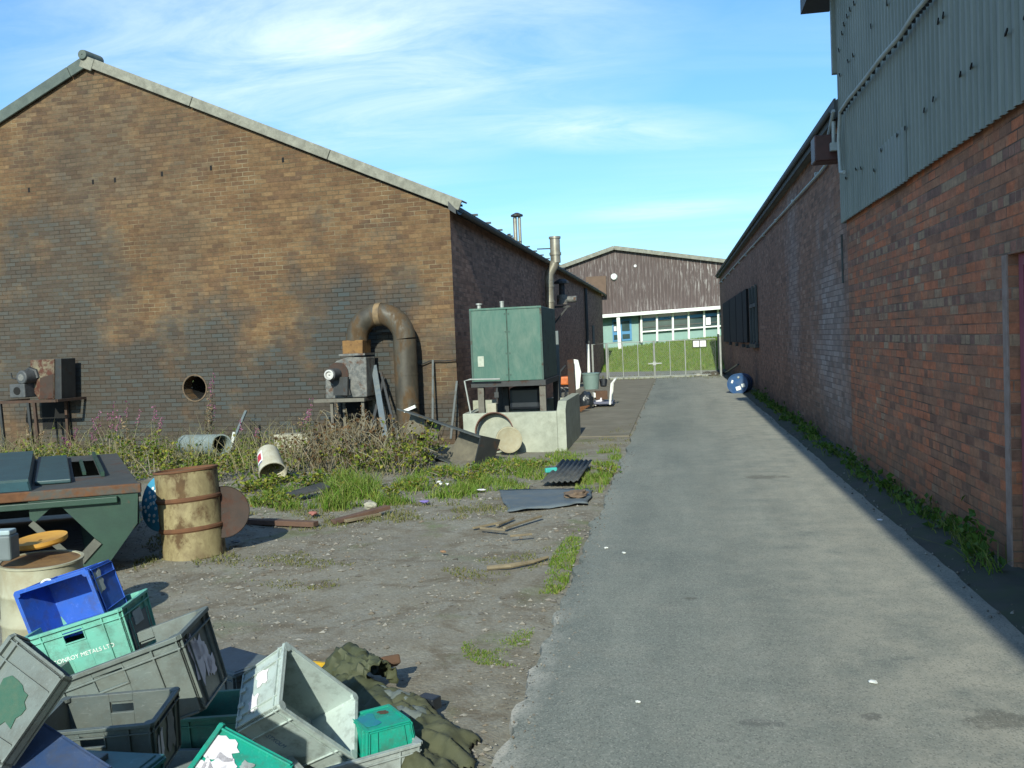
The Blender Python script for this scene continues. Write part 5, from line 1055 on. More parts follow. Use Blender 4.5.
zz0 = gw(30, 401, p2)[1]; b = MB(); sa, sb = gw(6, 402, p2)[0], gw(64, 400, p2)[0]; b.bar(gp(sa, p2+.2, zz0), gp(sb, p2+.2, zz0), .05, .05); b.bar(gp(sa, p2+.2, zz0), gp(sa, 0, zz0), .05, .05); b.bar(gp(sb, p2+.2, zz0), gp(sb, 0, zz0), .05, .05); b.build('stand_rail', m_standrust, F2)
for px in (8, 36, 42): s_ = gw(px, 402, p2)[0]; b = MB(); b.bar(gp(s_, p2+.2, zz0-.02), gp(s_+.05, p2+.2, -.1), .05, .05, up=(1, 0, 0)); b.build('stand_leg', m_standrust if px > 38 else m_dark, F2)
s_, z_ = gw(55, 412, .01); b = MB(); b.prism([gp(s_-.3, .012, .42), gp(s_+.34, .012, .42), gp(s_+.34, .012, zz0), gp(s_-.3, .012, zz0)], -GN*.01); b.build('wall_opening', m_black, F2)
sb_ = gw(66, 402, .12)[0]; b = MB(); b.bar(gp(sb_, .12, zz0), gp(sb_, .12, .2), .05, .05, up=(1, 0, 0)); b.build('rear_leg', m_standrust, F2)

# ================================================================ CLUTTER BEHIND THE TANK
def at(px, py, y): return PY(px, py, y)
o = MB(); a_, c_ = at(552.5, 331, 18.2), at(560, 378, 18.2); o.lohi((a_.x, 18.2, 0), (c_.x, 18.28, a_.z)); tag(o.build('steel_sheet', m_greyp, bevel=.01), 'tall grey blue panel standing behind the right side of the green tank', 'panel')
mc = thing('orange_machine', at(563, 398, 26.0), 'small orange wheeled machine parked behind the bund', 'machine')
q0, q1 = at(557, 377, 26), at(569, 385, 26); b = MB(); b.lohi((q0.x, 26, q1.z), (q1.x, 26.6, q0.z)); b.build('body', m_orange, mc, bevel=.04)
for px in (560, 566): q = at(px, 394, 25.9); b = MB(); b.tube(arc(q, .17, 0, 2*pi, 18, (1, 0, 0), (0, 0, 1)), .035, 8, False); b.cyl(q+V((0, -.03, 0)), q+V((0, .03, 0)), .05, seg=10); b.build('wheel', m_bag, mc)
b = MB(); q = at(562, 372, 26); b.tube([at(559, 392, 26), at(560, 372, 26), at(565, 366, 26.2)], .04, 8); b.build('handle', m_dark, mc)
pl_ = [at(x, y, 24.6) for x, y in ((567, 360), (573.5, 359), (576, 402), (569, 403))]; b = MB(); b.prism(pl_, (0, .08, 0)); tag(b.build('rusty_plate', m_plate, bevel=.01), 'tall narrow rusty steel plate standing on end behind the bund', 'plate')
pl_ = [at(x, y, 24.9) for x, y in ((573, 359), (578, 360), (581, 372), (579.5, 388), (576, 390))]; b = MB(); b.prism(pl_, (0, .03, 0)); tag(b.build('white_sheet', m_white), 'crumpled white sheet behind the tall rusty plate', 'sheet')
q = at(590.3, 381, 24.4); hh = at(590, 373, 24.4).z; lo_ = at(590, 389.5, 24.4).z
tb = thing('plastic_tub', q, 'round grey green tub stacked on top of the loaded trolley', 'tub')
b = MB(); b.lathe([(.19, lo_), (.225, hh-.03)], (q.x, 24.6, 0), (0, 0, 1), 24, True, True); b.build('body', m_tub, tb, smooth=True)
b = MB(); b.lathe([(.235, hh-.05), (.24, hh-.01), (.2, hh)], (q.x, 24.6, 0), (0, 0, 1), 24, True, True); b.build('lid', m_tub, tb, smooth=True)
tr_ = thing('hand_trolley', at(603, 406, 24.0), 'low platform trolley with a bent white tube handle beside the lane', 'trolley')
q0, q1 = at(592, 402, 24.0), at(613, 406.5, 24.0); b = MB(); b.lohi((q0.x, 24.0, .08), (q1.x, 24.75, .14)); b.build('platform', M('platform_blue', (.10, .11, .17), None, 6, .6), tr_, bevel=.01)
for x in (q0.x+.08, q1.x-.08):
    for y in (24.08, 24.66): b = MB(); b.cyl((x-.02, y, .045), (x+.02, y, .045), .045, seg=12); b.build('wheel', m_bag, tr_)
b = MB(); h0, h1, h2 = at(610, 404.5, 24.0), at(611.5, 384, 24.05), at(615, 379.5, 24.2)
b.tube([h0, at(611, 390, 24.0), h1, h2, h2+V((0, .4, 0)), V((h1.x, 24.65, h1.z)), V((h0.x, 24.7, .14))], .028, 8); b.build('handle', m_white, tr_, smooth=True)
q0, q1 = at(579, 390, 23.6), at(592.5, 408, 23.6)
bn = thing('rubbish_bag', (q0.x, 23.6, 0), 'shiny black bin bag slumped against the trolley', 'bag')
bm = bmesh.new(); bmesh.ops.create_icosphere(bm, subdivisions=4, radius=1)
for v in bm.verts:
    n_ = noise.noise(v.co*2.2)*.16+noise.noise(v.co*6)*.06; v.co *= 1+n_; v.co.x *= .19; v.co.y *= .18; v.co.z = max(-.2, v.co.z*.24)
me = bpy.data.meshes.new('body'); bm.to_mesh(me); bm.free(); me.materials.append(m_bag); me.polygons.foreach_set('use_smooth', [True]*len(me.polygons))
o = bpy.data.objects.new('body', me); COL.objects.link(o); o.parent = bn; o.location = ((q1.x-q0.x)/2, 0, .2)
r9 = random.Random(2)
for i, (px, py, w_, h_, mm, lb, nm, cat) in enumerate(((601, 395, .30, .22, m_card, 'brown cardboard box riding on the trolley', 'cardboard_box', 'box'), (595, 395, .10, .12, m_white, 'small white carton on the trolley beside the brown box', 'carton', 'carton'), (600, 399.5, .16, .10, m_paper, 'flat white packet on the near side of the trolley', 'packet', 'packet'), (603.5, 383, .17, .16, m_bag, 'small dark bucket behind the grey green tub', 'bucket', 'bucket'))):
    q = at(px, py, 24.15 if nm != 'bucket' else 25.2); b = MB()
    if nm == 'bucket': b.lathe([(.08, -.09), (.11, .09), (.115, .1), (.10, .09), (.07, -.08)], q, (0, .25, 1), 16, True, True)
    else: b.box(q, (w_, .2, h_), Matrix.Rotation(r9.uniform(-.3, .3), 3, 'Z'))
    tag(b.build(nm, mm, bevel=.008), lb, cat)
b = MB()
for i in range(5): q = at(578+i*1.5, 407+i*.6, 22.6); b.bar(V((q.x-.12, 22.6+.1*i, .03+.015*i)), V((q.x+.1, 22.4+.12*i, .05+.02*i)), .05, .03)
tag(b.build('scrap_offcuts', m_rusty), 'small pile of rusty scrap offcuts at the rear corner of the bund', 'scrap')['kind'] = 'stuff'

# ================================================================ SMALL THINGS ON THE YARD
def plank(px0, py0, px1, py1, w_, h_, mat, label, cat='plank', z0=.02, z1=.02, nm='loose_plank'):
    a_, c_ = G(px0, py0, z0), G(px1, py1, z1); b = MB(); b.bar(a_, c_, w_, h_); return tag(b.build(nm, mat, bevel=.004), label, cat)
m_bar = M('rusty_bar', (.13, .075, .05), (.085, .05, .038), 9, .9)
plank(243, 521, 316, 524, .09, .05, m_bar, 'longer rusty bar lying flat behind the leaning rusty drum', 'bar', nm='steel_bar')
plank(333, 522, 388, 507, .09, .04, m_bar, 'shorter rusty bar propped up at an angle on the yard', 'bar', .02, .07, nm='steel_bar')
plank(345, 521, 380, 514, .05, .03, m_wood, 'short wooden batten beside the propped rusty bar', 'batten')
for i, (x0, y0, x1, y1, w_, lb) in enumerate(((473, 528, 507, 521, .025, 'thin stick leading into the small stick pile'), (497, 525, 513, 518, .035, 'short thick stick in the middle of the stick pile'), (504, 528, 541, 516, .032, 'longest stick on the right of the stick pile'), (480, 528, 505, 530, .015, 'thin twig along the front of the stick pile'), (510, 536, 532, 534, .018, 'loose twig lying apart in front of the stick pile'))):
    plank(x0, y0, x1, y1, w_, .02, m_wood, lb, 'stick', nm='stick', z0=.015+.008*i, z1=.02+.008*i)
b = MB(); b.tube([G(487, 568, .02), G(510, 566, .03), G(532, 562, .025), G(548, 557, .03)], [.018, .02, .016, .012], 7); tag(b.build('branch', m_wood, smooth=True), 'long bare branch lying across the gravel near the lane edge', 'branch')
# grey mat / sheeting
qs = [G(x, y, .012) for x, y in ((499, 490), (593, 489), (588, 504), (507, 512))]
b = MB(); N1, N2 = 24, 10; b.v = []; 
for j in range(N2+1):
    for i in range(N1+1):
        u, v_ = i/N1, j/N2; p = qs[0].lerp(qs[1], u).lerp(qs[3].lerp(qs[2], u), v_); e = min(i, N1-i, j*2, (N2-j)*2)
        p += V((noise.noise(V((u*5, v_*3, 1)))*.05, noise.noise(V((u*4, v_*5, 7)))*.06, (.008 if e else .0)+.016*abs(noise.noise(V((p.x*2.2, p.y*3.5, 2))))+.006*noise.noise(V((p.x*9, p.y*9, 5))))); b.v.append(p)
b.f = [(j*(N1+1)+i, j*(N1+1)+i+1, (j+1)*(N1+1)+i+1, (j+1)*(N1+1)+i) for j in range(N2) for i in range(N1)]; b.mi = [0]*len(b.f)
tag(b.build('plastic_sheet', m_sheet, smooth=True, solid=.006), 'flat blue grey plastic sheet spread on the ground beside the lane', 'sheet')
bm = bmesh.new(); bmesh.ops.create_icosphere(bm, subdivisions=3, radius=.13)
for v in bm.verts: v.co *= 1+.6*noise.noise(v.co*14); v.co.z *= .35
me = bpy.data.meshes.new('clod'); bm.to_mesh(me); bm.free(); me.materials.append(M('brown_clod', (.17, .12, .08), (.1, .07, .05), 14, .95)); o = bpy.data.objects.new('earth_clod', me); COL.objects.link(o); o.location = G(577, 494, .06); tag(o, 'brown clod of earth lying on the blue grey plastic sheet', 'clod')
# dark corrugated sheet
qs = [G(x, y, z) for x, y, z in ((541, 484, .025), (562, 461.5, .07), (592, 462, .08), (578, 482.5, .05))]
b = MB(); N1 = 40
for v_ in (0, 1):
    for i in range(N1+1):
        u = i/N1; p = qs[0].lerp(qs[3], u) if v_ == 0 else qs[1].lerp(qs[2], u); b.v.append(p+V((0, 0, .012*sin(u*2*pi*6.5)+.02)))
b.f = [(i, i+1, N1+2+i, N1+1+i) for i in range(N1)]; b.mi = [0]*len(b.f)
tag(b.build('corrugated_sheet', m_corr, smooth=True, solid=.012), 'dark corrugated roofing sheet lying on the grass by the lane', 'corrugated sheet')
b = MB(); q = G(551, 470, .08); b.box(q, (.16, .05, .06), Matrix.Rotation(.5, 3, 'Z')); tag(b.build('turquoise_scrap', M('turquoise_plastic', (.05, .42, .38), None, 9, .5), bevel=.01), 'turquoise plastic scrap at the left edge of the corrugated sheet', 'litter')
# white bucket on its side
q = G(273, 484); bc = V((q.x-.02, q.y+.05, .15)); ax = V((.42, -.66, -.52)).normalized(); bk = thing('plastic_bucket', bc, 'off white plastic bucket on its side with a red and blue label', 'bucket')
b = MB(); b.lathe([(.005, -.42), (.14, -.42), (.145, -.41), (.175, 0), (.185, .0), (.185, .02), (.172, .02), (.168, 0), (.138, -.40), (.004, -.40)], bc, ax, 30); b.build('body', M('bucket_plastic', (.50, .49, .40), (.40, .38, .28), 5, .55, dirt=((.3, .24, .14), .5, 6)), bk, smooth=True)
ux = V((0, 0, 1)).cross(ax).normalized(); uy = ax.cross(ux)
if uy.z < 0: uy = -uy; ux = -ux
def bl(a0, a1, h0, h1, mm, nm):
    b = MB(); n = 8; rows = []
    for h in (h0, h1): rows.append([bc+ax*h+(ux*cos(a0+(a1-a0)*i/n)+uy*sin(a0+(a1-a0)*i/n))*(.177+h*.077+.002) for i in range(n+1)])
    for i in range(n): b.quad(rows[0][i], rows[0][i+1], rows[1][i+1], rows[1][i])
    b.build(nm, mm, bk, smooth=True)
_sgn = 1 if ux.x < 0 else -1
bl(radians(50) if _sgn > 0 else radians(130), radians(5) if _sgn > 0 else radians(175), -.34, -.12, m_white, 'label'); 
for v in (0,):
    for nm_, mm_, h0_, h1_, e_ in (('red_roundel', M('label_red', (.5, .04, .06), None, 9, .5), -.30, -.16, .004), ('blue_stripe', M('label_blue', (.05, .08, .3), None, 9, .5), -.12, -.10, .003)):
        b = MB(); n = 8; A0, A1 = (radians(42), radians(12)) if _sgn > 0 else (radians(138), radians(168)); rows = [[bc+ax*h+(ux*cos(A0+(A1-A0)*i/n)+uy*sin(A0+(A1-A0)*i/n))*(.177+h*.077+e_) for i in range(n+1)] for h in (h0_, h1_)]
        for i in range(n): b.quad(rows[0][i], rows[0][i+1], rows[1][i+1], rows[1][i])
        b.build(nm_, mm_, bk, smooth=True)
# pipe lying in the weeds
a_, c_ = PY(186, 440, 15.3), PY(221, 436, 14.2); b = MB(); ax = (c_-a_).normalized(); Lp = (c_-a_).length
b.lathe([(.005, 0), (.17, 0), (.17, Lp), (.15, Lp), (.15, Lp*.1), (.004, Lp*.1)], V((a_.x, a_.y, .2)), V((ax.x, ax.y, (c_.z-.2)/Lp*.4)), 26); tag(b.build('grey_pipe', m_galv if False else M('pipe_grey_paint', (.24, .29, .28), (.17, .21, .2), 4, .6), smooth=True), 'wide grey pipe lying in the weeds below the round wall hole', 'pipe')
a_, c_ = PY(246, 411, 15.9), PY(231, 446, 15.3); b = MB(); b.bar(c_, a_, .045, .03); tag(b.build('leaning_rod', m_greyp), 'grey rod leaning on the gable right of the wide grey pipe', 'rod')
b = MB(); b.bar(PY(231, 447, 15.2), PY(234, 432, 15.25), .07, .02); tag(b.build('white_lath', m_white), 'short white lath standing beside the wide grey pipe', 'lath')
b = MB(); p = PY(274, 447, 15.2); q = PY(308, 434, 15.2); b.lohi((p.x, 15.2, 0), (q.x, 15.5, q.z)); tag(b.build('pale_slab', m_stone, bevel=.015), 'pale stone slab standing against the gable behind the white bucket', 'slab')
b = MB(); p = PY(310, 448, 15.5); b.lohi((p.x, 15.5, 0), (p.x+.18, 15.7, .3)); tag(b.build('dark_tin', m_dark, bevel=.02), 'small dark tin right of the pale stone slab', 'tin')
b = MB(); qs = [G(x, y, z) for x, y, z in ((286, 494, .07), (322, 484, .12), (330, 488, .1), (296, 497, .05))]; b.prism(qs, (0, 0, .02)); tag(b.build('dark_offcut', m_corr), 'dark flat offcut half buried in the grass beside the bucket', 'offcut')
# litter
m_pur = M('purple_wrapper', (.22, .17, .45), None, 9, .5); m_redc = M('red_can', (.40, .16, .12), None, 9, .4)
LIT = ((425, 502, .12, .03, m_pur, 'crumpled purple wrapper at the edge of the grass'), (440, 484, .10, .06, m_white, 'white scrap of paper in the weeds below the steel channel'), (447, 485, .05, .04, m_paper, 'tiny pale scrap right of the white paper in the weeds'), (313, 514, .13, .04, m_redc, 'red and white can lying near the rusty bars'), (245, 514, .07, .06, m_white, 'white crumpled cup right of the rusty disc'), (371, 507, .17, .08, m_stone, 'pale stone behind the propped rusty bar'), (443, 552, .06, .02, M('tan_chip', (.33, .19, .1), None, 9, .8), 'tan leaf shaped chip alone on the gravel'), (481, 490, .10, .02, m_paper, 'flat pale scrap left of the blue grey sheet'), (236, 542, .12, .02, m_sheet, 'grey blue scrap below the rusty disc'), (606, 548, .035, .012, m_white, 'small white speck of litter on the near lane'), (624, 553, .04, .014, m_white, 'white scrap on the lane right of a smaller speck'), (873, 682, .05, .012, m_white, 'white curled scrap on the near right of the lane'), (880, 520, .05, .015, m_paper, 'pale scrap at the shaded verge by the right wall'), (978, 562, .05, .02, m_paper, 'crumpled pale scrap on the shaded verge nearest the door'), (638, 702, .03, .01, m_white, 'tiny white chip on the lane in the foreground'))
for i, (px, py, w_, h_, mm, lb) in enumerate(LIT):
    g = G(px, py, .03); bm = bmesh.new(); bmesh.ops.create_icosphere(bm, subdivisions=2, radius=.5)
    for v in bm.verts: v.co *= 1+.5*noise.noise(v.co*3+V((i*7, 0, 0))); v.co.x *= w_; v.co.y *= w_*.7; v.co.z *= h_
    me = bpy.data.meshes.new('litter'); bm.to_mesh(me); bm.free(); me.materials.append(mm); o = bpy.data.objects.new('pale_stone' if mm is m_stone else 'litter_scrap', me); COL.objects.link(o); o.location = (g.x, g.y, .03+h_*.2); o.rotation_euler = (0, 0, RND.uniform(-1, 1)); tag(o, lb, 'stone' if mm is m_stone else 'litter')
b = MB(); a_, c_ = PX(940, 505, RX-.3), PX(955, 515, RX-.2)

# gravel stones: one uncountable mass
b = MB(); rs = random.Random(11)
ICO = [V(p).normalized() for p in ((0, 0, 1), (0, 0, -1), (1, 0, 0), (-1, 0, 0), (0, 1, 0), (0, -1, 0))]; IF = [(0, 2, 4), (0, 4, 3), (0, 3, 5), (0, 5, 2), (1, 4, 2), (1, 3, 4), (1, 5, 3), (1, 2, 5)]
cnt = 0
while cnt < 20000:
    y = 3.2+9.5*rs.random()**1.4; x = rs.uniform(-6.5, LX-.03)
    dens = .5+.9*noise.noise(V((x*1.1, y*1.1, 6)))
    if rs.random() > dens: continue
    s_ = .0038+.010*rs.random()**3+(.014 if rs.random() < .03 else 0); z = ground_z(x, y)
    an = rs.uniform(0, 6.3); ca, sa = cos(an), sin(an); vs = []
    for p in ICO:
        k = s_*rs.uniform(.6, 1.35); vs.append(V((x+(p.x*ca-p.y*sa)*k*1.3, y+(p.x*sa+p.y*ca)*k, z+p.z*k*.6+s_*.2)))
    b.add(vs, IF); cnt += 1
for _ in range(420):   # grit swept over the lane edge
    y = 3.3+11*rs.random(); x = LX+abs(rs.gauss(0, .12)); s_ = .003+.006*rs.random()**2; b.add([V((x, y, .022))+p*s_ for p in ICO], IF)
for _ in range(700):   # dirt crumbs along the shaded verge
    y = 4+20*rs.random()**1.5; x = rs.uniform(1.75, 2.2); s_ = .004+.010*rs.random()**2; b.add([V((x, y, .03))+p*s_ for p in ICO], IF)
m_grav = leafmat('loose_stones', [(.08, .075, .065), (.14, .13, .115), (.19, .18, .155), (.13, .105, .075), (.26, .25, .22), (.10, .095, .085), (.28, .27, .24), (.15, .12, .09)], .9, 0)
o = b.build('gravel_stones', m_grav, kind='stuff'); o['label'] = 'scatter of loose grey gravel stones over the yard'; o['category'] = 'gravel'

# ================================================================ VEGETATION
rv_ = random.Random(21)
def inpoly(x, y, P):
    c = False; j = len(P)-1
    for i in range(len(P)):
        if (P[i][1] > y) != (P[j][1] > y) and x < (P[j][0]-P[i][0])*(y-P[i][1])/(P[j][1]-P[i][1])+P[i][0]: c = not c
        j = i
    return c
def blade(b, p, h, w_, lean):
    a = rv_.uniform(0, 2*pi); u = V((cos(a), sin(a), 0))*w_; l = V((lean[0], lean[1], 0))
    p1 = p+V((0, 0, h*.6))+l*.35*h; p2 = p+V((0, 0, h))+l*h
    b.add([p-u, p+u, p1+u*.7, p1-u*.7, p2], [(0, 1, 2, 3), (3, 2, 4)])
def grass_px(b, poly, n, h0, h1, wd=.006, clump=2.2, thr=-.1):
    X0, X1 = min(p[0] for p in poly), max(p[0] for p in poly); Y0, Y1 = min(p[1] for p in poly), max(p[1] for p in poly); k = 0; tries = 0
    while k < n and tries < n*60:
        tries += 1; px, py = rv_.uniform(X0, X1), rv_.uniform(Y0, Y1)
        if not inpoly(px, py, poly): continue
        g = G(px, py)
        q = noise.noise(V((g.x*clump, g.y*clump, 3)))+.5*noise.noise(V((g.x*clump*3, g.y*clump*3, 9)))
        if q < thr+rv_.uniform(-.15, .25): continue
        hh = rv_.uniform(h0, h1)*(1+.6*q); blade(b, V((g.x, g.y, ground_z(g.x, g.y)-.01)), hh, wd*rv_.uniform(.6, 1.3), (rv_.gauss(0, .45), rv_.gauss(0, .45))); k += 1
m_grass = leafmat('grass_blades', [(.07, .15, .015), (.11, .21, .02), (.16, .24, .035), (.22, .25, .06), (.09, .18, .02), (.26, .23, .10)], .6, .3)
m_moss = leafmat('dry_grass_blades', [(.12, .13, .04), (.17, .16, .06), (.09, .12, .03), (.22, .19, .1), (.10, .14, .03)], .7, .25)
b = MB()
grass_px(b, [(538, 592), (556, 548), (578, 528), (583, 536), (566, 585), (556, 592)], 2200, .012, .038, .005)
grass_px(b, [(462, 640), (535, 625), (530, 640), (520, 664), (480, 664), (462, 655)], 3200, .005, .022, .004, thr=-.2)
grass_px(b, [(574, 492), (598, 452), (620, 450), (621, 462), (602, 492)], 1400, .03, .10, thr=0)
grass_px(b, [(322, 512), (322, 490), (345, 478), (380, 486), (378, 508)], 1900, .07, .22)
grass_px(b, [(245, 500), (275, 486), (322, 488), (322, 508), (262, 512)], 1300, .03, .11, thr=.05)
grass_px(b, [(380, 505), (395, 480), (440, 468), (505, 462), (560, 455), (566, 466), (520, 482), (470, 500)], 5200, .025, .12, thr=.02)
grass_px(b, [(540, 475), (545, 455), (560, 450), (590, 455), (545, 492), (498, 489)], 1200, .02, .09, thr=.05)
o = b.build('grass', m_grass, kind='stuff'); o['label'] = 'patches of bright green grass along the lane and below the gable'; o['category'] = 'grass'
b = MB()
grass_px(b, [(240, 515), (300, 500), (430, 500), (520, 498), (505, 520), (420, 520), (300, 530)], 2600, .01, .05, thr=.0)
grass_px(b, [(230, 560), (300, 550), (365, 560), (370, 580), (290, 590), (240, 580)], 1300, .006, .03, thr=.05)
grass_px(b, [(440, 570), (490, 555), (550, 545), (548, 575), (480, 590)], 800, .006, .03, thr=.08)
grass_px(b, [(225, 545), (180, 562), (230, 575), (240, 556)], 260, .01, .05)
grass_px(b, [(140, 545), (160, 530), (165, 560), (130, 575)], 300, .01, .05)
grass_px(b, [(600, 381), (600, 377), (722, 374), (722, 379)], 500, .04, .14, .012)
grass_px(b, [(580, 444), (640, 420), (640, 440), (620, 450)], 500, .01, .05, thr=.15)
o = b.build('sparse_grass', m_moss, kind='stuff'); o['label'] = 'thin dry grass and moss tufts over the gravel yard'; o['category'] = 'grass'
# bank grass
b = MB()
for _ in range(16000):
    x = rv_.uniform(-6, 4.5); y = rv_.uniform(46.0, 58.5); z = bank_z(x, y)
    if z < .0: continue
    blade(b, V((x, y, z-.02)), rv_.uniform(.06, .2), .022, (rv_.gauss(0, .4), rv_.gauss(0, .4)))
o = b.build('bank_grass', leafmat('bank_blades', [(.10, .20, .025), (.15, .25, .03), (.21, .25, .06), (.08, .16, .02)], .7, .3), kind='stuff'); o['label'] = 'rough sunlit grass covering the bank below the far hall'; o['category'] = 'grass'

def leaf(b, p, d, n_, l, w_):
    d = d.normalized(); s = d.cross(n_).normalized()*w_; up = s.cross(d).normalized()*(w_*.35)
    b.add([p, p+d*l*.45+s+up, p+d*l, p+d*l*.45-s+up], [(0, 1, 2), (0, 2, 3)])
def rdir(up=.35):
    v = V((rv_.gauss(0, 1), rv_.gauss(0, 1), rv_.gauss(0, 1)+up)); return v.normalized()
m_lf = leafmat('bramble_leaves', [(.04, .085, .012), (.08, .14, .015), (.13, .19, .02), (.21, .24, .03), (.30, .27, .05), (.06, .11, .015), (.18, .12, .035), (.16, .21, .03)], .55, .3)
m_lf2 = leafmat('dark_weed_leaves', [(.03, .075, .012), (.05, .11, .015), (.08, .15, .02), (.12, .17, .03)], .55, .3)
m_dry = leafmat('dry_leaves', [(.10, .055, .024), (.14, .08, .036), (.07, .04, .02), (.20, .15, .08), (.09, .075, .03)], .85, .2)
m_stem = leafmat('plant_stems', [(.17, .14, .085), (.26, .23, .16), (.12, .095, .055), (.34, .32, .25)], .85, .1)
m_pink = leafmat('willowherb_petals', [(.30, .10, .20), (.24, .08, .16), (.36, .16, .25)], .6, .3)
m_fluff = leafmat('seed_fluff', [(.38, .30, .20), (.30, .22, .13), (.22, .14, .08)], .9, .3)
def bush(name, c, r, n, label, cat, mat=m_lf, lsz=(.035, .07), stems=14, grp=None, stemmat=None, arch=.4):
    c = V(c); t = thing(name, c, label, cat, grp); b = MB(); sb = MB(); cen = []
    for k in range(stems):
        a = rv_.uniform(0, 2*pi); rr = sqrt(rv_.random()); hh = r[2]*rv_.uniform(.55, 1.12)*(1-.45*rr*rr)
        base = c+V((cos(a)*rr*r[0]*.6, sin(a)*rr*r[1]*.6, -.02)); tip = base+V((cos(a)*r[0]*arch*rr+rv_.gauss(0, .08), sin(a)*r[1]*arch*rr+rv_.gauss(0, .08), hh)); mid = base.lerp(tip, .55)+V((0, 0, hh*.18))
        path = [base, base.lerp(mid, .5)+V((0, 0, hh*.06)), mid, mid.lerp(tip, .6)+V((0, 0, hh*.02)), tip]
        sb.tube(path, [.008, .007, .005, .004, .002], 4); cen.append(path)
    for _ in range(n):
        path = rv_.choice(cen); i = min(3, int(rv_.triangular(0, 4, 3))); p = path[i].lerp(path[i+1], rv_.random())+V((rv_.gauss(0, .05), rv_.gauss(0, .05), rv_.gauss(0, .035)))
        if p.z < .01: p.z = .01+abs(rv_.gauss(0, .03))
        d = rdir(.1); d.z *= .6; l = rv_.uniform(*lsz); leaf(b, p, d, rdir(1.2), l, l*.38)
    b.build('foliage', mat, t); sb.build('stems', stemmat or m_stem, t); return t
def gy(px, py, y): p = PY(px, py, y); return V((p.x, y, 0))
# rank undergrowth: an uncountable mass of low leaves and straw at the wall foot
b = MB(); sb = MB()
for _ in range(11000):
    x = rv_.uniform(-13.5, -3.9); y0_ = 11.8 if x > -8.5 else 12.4; y = rv_.uniform(y0_, 16.1)
    q = noise.noise(V((x*.9, y*.9, 2)))+.6*noise.noise(V((x*2.7, y*2.7, 5)))
    if q < -.02+rv_.uniform(-.2, .2) or (x > -5.2 and y < 13.2): continue
    z = max(.0, ground_z(x, y))+abs(rv_.gauss(0, .10))*(1.15+q); l = rv_.uniform(.03, .075); leaf(b, V((x, y, z)), rdir(.2), rdir(1.0), l, l*.4)
for _ in range(1900):
    x = rv_.uniform(-13.5, -4.0); y = rv_.uniform(12.2, 16.1); h = rv_.uniform(.12, .75)
    if noise.noise(V((x*.7, y*.7, 8))) < -.2: continue
    blade(sb, V((x, y, -.01)), h, .006, (rv_.gauss(0, .7), rv_.gauss(0, .5)))
o = b.build('undergrowth', leafmat('undergrowth_leaves', [(.05, .10, .015), (.09, .15, .02), (.14, .19, .03), (.22, .23, .05), (.17, .13, .05), (.07, .12, .02), (.24, .19, .10)], .65, .3), kind='stuff'); o['label'] = 'low tangled undergrowth of weeds along the foot of the sooty gable'; o['category'] = 'undergrowth'
o = sb.build('straw_grass', leafmat('straw_blades', [(.28, .24, .14), (.22, .20, .10), (.16, .17, .06), (.33, .29, .19)], .8, .25), kind='stuff'); o['label'] = 'bleached straw grass sticking out of the undergrowth'; o['category'] = 'grass'
BR = ((20, 13.2, (.75, .6, .55), 700, 'yellow green bramble growing behind the blue skip lid at the left edge'), (70, 13.6, (.8, .6, .5), 700, 'bramble below the rust patched fan at the far left'), (118, 13.3, (.7, .6, .62), 800, 'bramble behind the right end of the green skip'), (158, 12.6, (.75, .65, .62), 1000, 'tallest green bramble between the skip and the wide grey pipe'), (196, 12.2, (.65, .55, .40), 700, 'low yellow bramble in front of the wide grey pipe'), (236, 13.6, (.7, .6, .30), 600, 'low bramble between the grey pipe and the white bucket'), (420, 13.4, (.36, .45, .66), 600, 'green bramble crowding the left end of the steel channel'), (400, 12.7, (.5, .5, .45), 500, 'leafy bramble right of the dead brown mound'), (455, 12.3, (.5, .35, .15), 260, 'low bramble spreading under the steel channel'), (484, 12.9, (.3, .25, .13), 160, 'small bramble at the end plate of the steel channel'))
for px, y, r, n, lb in BR: bush('bramble_bush', gy(px, 450, y), r, int(n*.6), lb, 'bramble', grp='brambles along the foot of the gable', stems=18)
bush('bramble_bush', gy(268, 470, 11.4), (.5, .35, .16), 420, 'creeping bramble just in front of the white bucket', 'bramble', grp='brambles along the foot of the gable')
bush('bramble_bush', gy(310, 470, 11.9), (.55, .4, .18), 420, 'creeping bramble between the bucket and the bright grass tuft', 'bramble', grp='brambles along the foot of the gable')
for px, py, r, n, lb in ((345, 494, .22, 150, 'low leafy weed on the left of the bright grass tuft'), (388, 497, .25, 170, 'low leafy weed between the propped bar and the dead mound'), (420, 488, .3, 200, 'leafy weed behind the purple wrapper'), (470, 480, .3, 200, 'leafy weed in the grass below the end of the steel channel'), (500, 474, .22, 130, 'small white flowered weed below the pale disc'), (530, 468, .25, 150, 'low leafy weed in front of the bund'), (608, 474, .16, 90, 'low weed between the corrugated sheet and the lane'), (262, 500, .25, 160, 'low leafy weed right of the rusty disc'), (290, 505, .22, 140, 'low leafy weed behind the longer rusty bar')):
    g = G(px, py); bush('leafy_weed', (g.x, g.y, 0), (r, r*.8, .13), n, lb, 'weed', m_lf, (.025, .055), 8, 'leafy weeds in the grass band')
